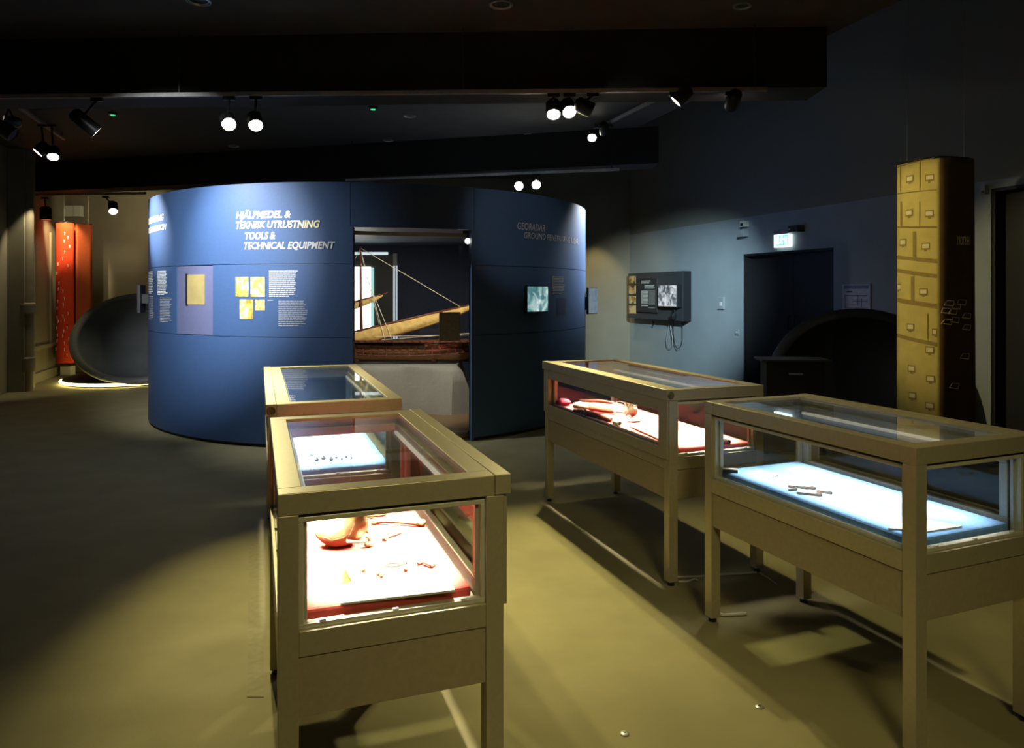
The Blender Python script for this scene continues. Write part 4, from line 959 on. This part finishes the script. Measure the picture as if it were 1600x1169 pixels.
def banner_left():
    Yb = 12.7; zt, zb = H - (349 - CY) / F * Yb, H - (567 - CY) / F * Yb; xl, xr, xe = [(p - CX) / F * Yb for p in (88.5, 117.5, 127.5)]
    o = thing('fabric_banner', 'tall red hanging banner with small white arrow marks at the left', 'banner', ((xl + xr) / 2, Yb, zb)); b = o.location
    def fr(t, z, off=0.): return Vector((xl + (xr - xl) * t, Yb - (.12 * math.sin(math.pi * (.08 + .84 * t)) + off), z)) - b
    def grid(fn, n, k, name, m):
        mb = MB(); g_ = [[mb.b.verts.new(fn(i / n, zb + (zt - zb) * j / k)) for i in range(n + 1)] for j in range(k + 1)]
        for j in range(k):
            for i in range(n): mb.b.faces.new((g_[j][i], g_[j][i + 1], g_[j + 1][i + 1], g_[j + 1][i]))
        ob = mb.build(name, m, o, True); md = ob.modifiers.new('thick', 'SOLIDIFY'); md.thickness = .004; md.offset = -1; return ob
    f = grid(fr, 14, 20, 'front_face', 'rfab')
    grid(lambda t, z: Vector((xr + (xe - xr) * t, Yb + .02 + .30 * t, z + .0)) - b, 6, 10, 'side_face', 'rfab2')
    grid(lambda t, z: Vector((xl + (xe - xl) * t, Yb + .03 + .30 * t, z)) - b, 6, 10, 'back_face', 'rfab2')
    mk = MB(); rnd = random.Random(4)
    for x, y in ((107.5, 365), (111, 371), (106.5, 377), (113, 385), (107.5, 394), (104.5, 405), (111, 415), (96.5, 413), (93.5, 427), (98.5, 443), (97, 452), (105, 455), (107, 467), (105.5, 476), (96, 471), (94, 482), (111, 490), (105, 494), (94, 496), (107, 500), (97, 502), (93, 513), (110, 512), (106, 517), (95, 524), (104.5, 525), (112, 530), (107, 536), (94, 533), (107, 546), (90.5, 545.5), (110, 555)):
        t = (x - 88.5) / 29; z = H - (y - CY) / F * (Yb - .1); s = .018; a = rnd.uniform(-.4, .4)
        P_ = [fr(t - s, z + .016, .008), fr(t + s * 1.1, z + .022, .008), fr(t + s * .4 + a * .01, z - .026, .008)]
        mk.tube([P_[0], P_[1]], .007, 5); mk.tube([P_[1], P_[2]], .006, 5)
    k = mk.build('arrow_print', 'card', f)
    mb = MB(); mb.tube([fr(i / 12, zt + .008) for i in range(13)], .010, 8); mb.tube([Vector((xl, Yb + .03, zt + .008)) - b, Vector((xe, Yb + .32, zt + .008)) - b], .008, 8); mb.build('hanging_frame', 'blackm', o, True)
    for x, y in ((xl + .1, Yb + .05), (xe - .05, Yb + .28)):
        MB().tube([Vector((x, y, zt + .008)) - b, Vector((x, y, 3.65)) - b], .002, 6).build('suspension_wire', 'steel', o)
banner_left()
o = thing('sign_box', 'blank white sign box on the back wall above the red banner', 'sign', (at(113.5, 330, 13.4).x, 13.44, at(113.5, 330, 13.4).z))
MB().box(-.15, .15, -.05, .055, -.10, .10).build('sign_face', 'white', o, bevel=.005); MB().box(-.155, .155, -.04, .05, .10, .11).build('sign_rim', 'grey', o)
o = thing('white_block', 'small cream floor block under the red banner', 'block', (at(106, 575, 12.9).x, 12.9, 0)); MB().box(-.09, .09, -.08, .08, 0, .17).build('block_body', 'white', o, bevel=.004); MB().box(-.10, .10, -.09, .09, .0, .02).build('block_foot', 'grey', o)

# ---------------------------------------------------------------- dark listening bowls
def bowl(label, center, yaw, tilt, rx, ry, basec, baser, strip, mi='shellIn', mo='shell', mr=None):
    o = thing('listening_bowl', label, 'bowl seat', (basec[0], basec[1], 0)); b = Vector((basec[0], basec[1], 0)); c = Vector(center) - b
    mt = Matrix.Rotation(yaw, 3, 'Z') @ Matrix.Rotation(tilt, 3, 'X')     # local z = opening direction
    def P(a, r, d): return c + mt @ Vector((rx * r * math.cos(a), ry * r * math.sin(a), d))
    n = 48
    def shell(prof, name, m):
        mb = MB(); rows = [[mb.b.verts.new(P(2 * math.pi * i / n, r, d)) for i in range(n)] for r, d in prof]; mb.loft(rows, False); mb.b.faces.new(rows[-1]); return mb.build(name, m, o, 'auto')
    shell([(.86, 0), (.80, -.10), (.68, -.22), (.48, -.33), (.22, -.39), (.03, -.40)], 'bowl_inside', mi)
    shell([(1.0, -.02), (.97, -.16), (.86, -.32), (.62, -.46), (.3, -.52), (.03, -.53)], 'bowl_shell', mo)
    mb = MB(); rows = [[mb.b.verts.new(P(2 * math.pi * i / n, r, d)) for i in range(n)] for r, d in ((.86, 0), (.88, .018), (.98, .018), (1.0, -.02))]; mb.loft(rows, False); mb.build('rim', mr or mat('rim_grey', (.15, .15, .14), .5), o, True)
    zt = max(.2, c.z - .52)
    MB().lathe((0, 0, .035), (0, 0, 1), [(0, baser), (.05, baser * .98), (zt * .5, baser * .66), (zt, baser * .40)], 40).build('pedestal', 'dark', o, True)
    if strip:
        mb = MB(); pts = [(baser * 1.005 * math.cos(2 * math.pi * i / 48), baser * 1.005 * math.sin(2 * math.pi * i / 48), .045) for i in range(49)]; mb.tube(pts, .022, 8); lab(mb.build('light_ring', 'strip', o, True), 'glowing yellow light strip around the foot')
    MB().lathe((0, 0, 0), (0, 0, 1), [(0, baser * .95), (.035, baser * .95)], 40).build('foot_plate', 'black', o)
    return o
bowl('dark tilted bowl on a yellow-lit foot left of the blue pavilion', at(215, 527, 11.6), R(14), R(64), 1.0, .80, (-6.5, 12.15), .98, True)
bowl('large dark bowl in deep shadow behind the right banner', at(1345, 595, 7.3), R(-22), R(60), .9, .85, (at(1345, 590, 7.6).x, 7.6), .7, False, 'dark', 'dark', mat('black_rim', (.03, .03, .028), .5))
o = thing('dark_lectern', 'low black lectern with a thin bright edge in front of the dark doorway', 'lectern', (at(1244, 562, 6.6).x, 6.6, 0), R(-6))
zt = at(1244, 562, 6.6).z
MB().box(-.31, .31, -.02, .30, zt - .02, zt).build('lectern_top', 'shell', o, bevel=.003); MB().box(-.26, .26, .02, .26, .03, zt - .02).build('lectern_body', 'dark', o); MB().box(-.29, .29, .0, .29, 0, .03).build('lectern_foot', 'black', o)
MB().box(-.06, .06, -.0, .02, zt - .14, zt - .128).build('slot', 'grey', o)

# ---------------------------------------------------------------- ceiling tracks, spotlights, small ceiling fittings
def track(p, q, label, hang=None):
    p, q = Vector(p), Vector(q); d = q - p; o = thing('lighting_track', label, 'track', p, math.atan2(d.y, d.x)); L = d.length
    MB().box(0, L, -.018, .018, -.0, .034).build('track_rail', mat('track_grey', (.40, .38, .36), .5, .1), o, bevel=.003)
    MB().box(0, L, -.006, .006, -.002, .004).build('conductor', 'black', o); n = max(2, int(L / 1.6))
    for i in range(n):
        x = .1 + (L - .2) * i / (n - 1); MB().cyl((x, 0, .034), (x, 0, (hang or .1)), .006, n=8).build('hanger', 'blackm', o)
    return o
FT0, FT1 = Vector((-5.2, 6.0, 3.11)), Vector((2.05, 5.75, 3.11))
def ft(px):   # point on the front track in pixel column px
    k = (px - CX) / F; d = FT1 - FT0; t = (k * FT0.y - FT0.x) / (d.x - k * d.y); return FT0 + d * t
# front track hangs just before the beam; spotlight lenses are found on it
track(FT0, FT1, 'long lighting track under the front beam', .56)
def fspot(px, py, aim, label, on=True, **kw):
    m = ft(px); lens = at(px, py, m.y + kw.pop('dy', .02)); return spotlight('spotlight', label, lens, aim, m, on, **kw)
G = 'spotlights under the front beam'
fspot(358, 195, (-1.0, 3.5, 1.0), 'lit spotlight, left of the pair over the left text wall', group=G, power=240, deg=42, blend=.8)
fspot(400, 197, (-.9, 3.5, 0), 'lit spotlight, right of the pair over the left text wall', group=G, power=430, deg=35, blend=1)
fspot(865, 180, (.30, 3.85, 0), 'lit spotlight, leftmost of the trio above the case of tools', group=G, power=400, deg=42, blend=1)
fspot(890, 176, (.9, 3.4, .6), 'lit spotlight, middle of the trio above the case of tools', group=G, power=190, deg=74, blend=.8)
fspot(926, 173, (3.2, 6.05, 1.9), 'lit spotlight turned sideways, rightmost of the trio', group=G, power=190, deg=40, col=(1, .86, .42), blend=.6)
fspot(152, 207, (-2.35, 7.0, 1.7), 'black spotlight turned towards the blue text wall, far left of the front track', True, group=G, r=.06, ln=.24, dy=.18, power=250, deg=82, col=(.93, .97, 1), blend=1)
fspot(1055, 160, (.55, 5.95, 2.25), 'downturned spotlight with a thin lit rim near the right end of the front track', True, group=G, lensmat=emis('rim_lens', (1, .95, .8), 2.5))
fspot(1143, 166, (2.75, 12.2, 1.0), 'black spotlight turned to the far wall, right end of the front track', True, group=G, r=.06, ln=.2, dy=.15, power=1800, deg=34, col=(.60, .86, 1.0), blend=1)
# rear track over the pavilion
RT0, RT1 = Vector((-2.45, 10.2, 3.05)), Vector((1.45, 9.12, 3.05))
RT0 = at(540, 283.5, 10.2); RT1 = at(968, 262, 9.3); RT1.z = RT0.z
track(RT0, RT1, 'rear lighting track over the blue pavilion', .57)
def rt(px):
    k = (px - CX) / F; d = RT1 - RT0; t = (k * RT0.y - RT0.x) / (d.x - k * d.y); return RT0 + d * t
for px, py, l, pw in ((811, 291, 'left of the two bright lamps over the pavilion roof', 40), (838, 289, 'right of the two bright lamps over the pavilion roof', 60)):
    m = rt(px); ln_ = at(px, py, m.y - .08); spotlight('spotlight', l, ln_, (1.2, 2.0, .5), m, True, r=.065, group='lamps on the rear track', power=pw, deg=50)
# diagonal tracks on the ceiling
D0 = at(1022, 153, 7.75); D1 = at(925, 206, 9.25); D0.z = D1.z = 3.56
track(D1, D0, 'short diagonal lighting track at the right edge of the low ceiling', .09)
m = D1.lerp(D0, .12); spotlight('spotlight', 'lit spotlight on the right diagonal track', at(925, 216, m.y - .1), (.5, 5.2, .2), m, True, r=.06, group='lamps on the diagonal tracks')
m = D1.lerp(D0, .30); spotlight('spotlight', 'unlit spotlight next to the lit one on the right diagonal track', at(945, 208, m.y), (2.2, 12.0, 1.0), m, False, r=.06, group='lamps on the diagonal tracks')
L0 = at(12, 168, 7.7); L1 = at(100, 229, 9.7); L0.z = L1.z = 3.56
track(L0, L1, 'short diagonal lighting track in the far left ceiling', .09)
m = L0.lerp(L1, .55)
for px, py, aim, l in ((58, 239, (-7.8, 7.4, .5), 'left lamp of the twin on the left diagonal track'), (83, 246, (-4.6, 7.0, .3), 'right lamp of the twin on the left diagonal track')):
    spotlight('spotlight', l, at(px, py, m.y - .1), aim, m + Vector((.0 if px < 70 else .12, 0, 0)), True, r=.07, group='lamps on the diagonal tracks', power=6, deg=60)
m = at(4, 168, 7.6); m.z = 3.6; spotlight('spotlight', 'lamp cut by the left edge of the frame with a lit slit', at(5, 188, 7.55), (-7.4, 6.0, 3.4), m, True, r=.055, group='lamps on the diagonal tracks')
m = at(20, 172, 7.6); m.z = 3.6; spotlight('spotlight', 'dark-lensed black lamp with an added beam, below the left end of the diagonal track', at(22, 212, 7.5), (-3.7, 7.9, 2.1), m, False, r=.08, ln=.2, group='lamps on the diagonal tracks', power=850, deg=30, col=(.93, .97, 1), blend=1)  # lens stays dark; beam added to brighten the drum's left edge
# alcove spotlights
track(at(40, 306, 11.7), at(228, 303, 11.5), 'lighting track under the rear beam at the left', .10)
m = at(70, 308, 11.65); spotlight('spotlight', 'dark downturned spotlight left of the red banner', at(72, 344, 11.5), (-7.35, 11.4, 0), m, True, r=.085, ln=.22, lensmat='lamp_dim', group='spotlights in the left alcove')
m = at(165, 306, 11.55); spotlight('spotlight', 'lit spotlight over the tilted bowl, right of the red banner', at(177, 331, 11.4), (-5.2, 9.6, .6), m, True, r=.07, ln=.22, group='spotlights in the left alcove', power=8, deg=60)
spot('lamp_beam', at(84, 312, 12.0), at(98, 378, 12.7), 150, 46, (1, .80, .40), .6, .03)
# recessed fittings
def downlight(px, py, r, label):
    Y = F * (3.65 - H) / (CY - py); p = at(px, py, Y); o = thing('recessed_downlight', label, 'downlight', p, 0, 'recessed downlights')
    MB().lathe((0, 0, 0), (0, 0, -1), [(-.0, r), (.008, r), (.010, r * .85), (.002, r * .8)]).build('trim_ring', 'steel', o, 'auto'); MB().lathe((0, 0, -.001), (0, 0, -1), [(0, r * .78), (.004, r * .6), (.006, r * .1)]).build('reflector', 'lamp_off', o, True)
for x, y, r, l in ((310, 1, .09, 'recessed downlight at the top edge, left of centre'), (783, 7, .09, 'recessed downlight at the top edge, near the middle'), (1160, 9, .07, 'small recessed downlight at the top edge, right'),
                   (640, 181, .08, 'unlit recessed downlight above the pavilion opening'), (607, 219, .08, 'farther unlit downlight near the rear beam, centre'), (365, 228, .08, 'unlit downlight under the left lamp pair'), (825, 210, .06, 'unlit downlight below the lamp trio')):
    downlight(x, y, r, l)
for x, y, l in ((176, 176, 'leftmost small ceiling detector glowing green'), (583, 167, 'middle small ceiling detector glowing green'), (1030, 151.5, 'rightmost small ceiling detector glowing green')):
    z_ = 3.65 if x < 1000 else 3.65; Y = F * (z_ - H) / (CY - y); p = at(x, y, Y); o = thing('ceiling_detector', l, 'detector', p, 0, 'green ceiling detectors')
    MB().lathe((0, 0, 0), (0, 0, -1), [(0, .055), (.02, .052), (.03, .03)]).build('detector_body', 'black', o, 'auto'); MB().lathe((0, 0, -.03), (0, 0, -1), [(-.006, .032), (.003, .028), (.008, .01)]).build('detector_led', 'green', o, True)
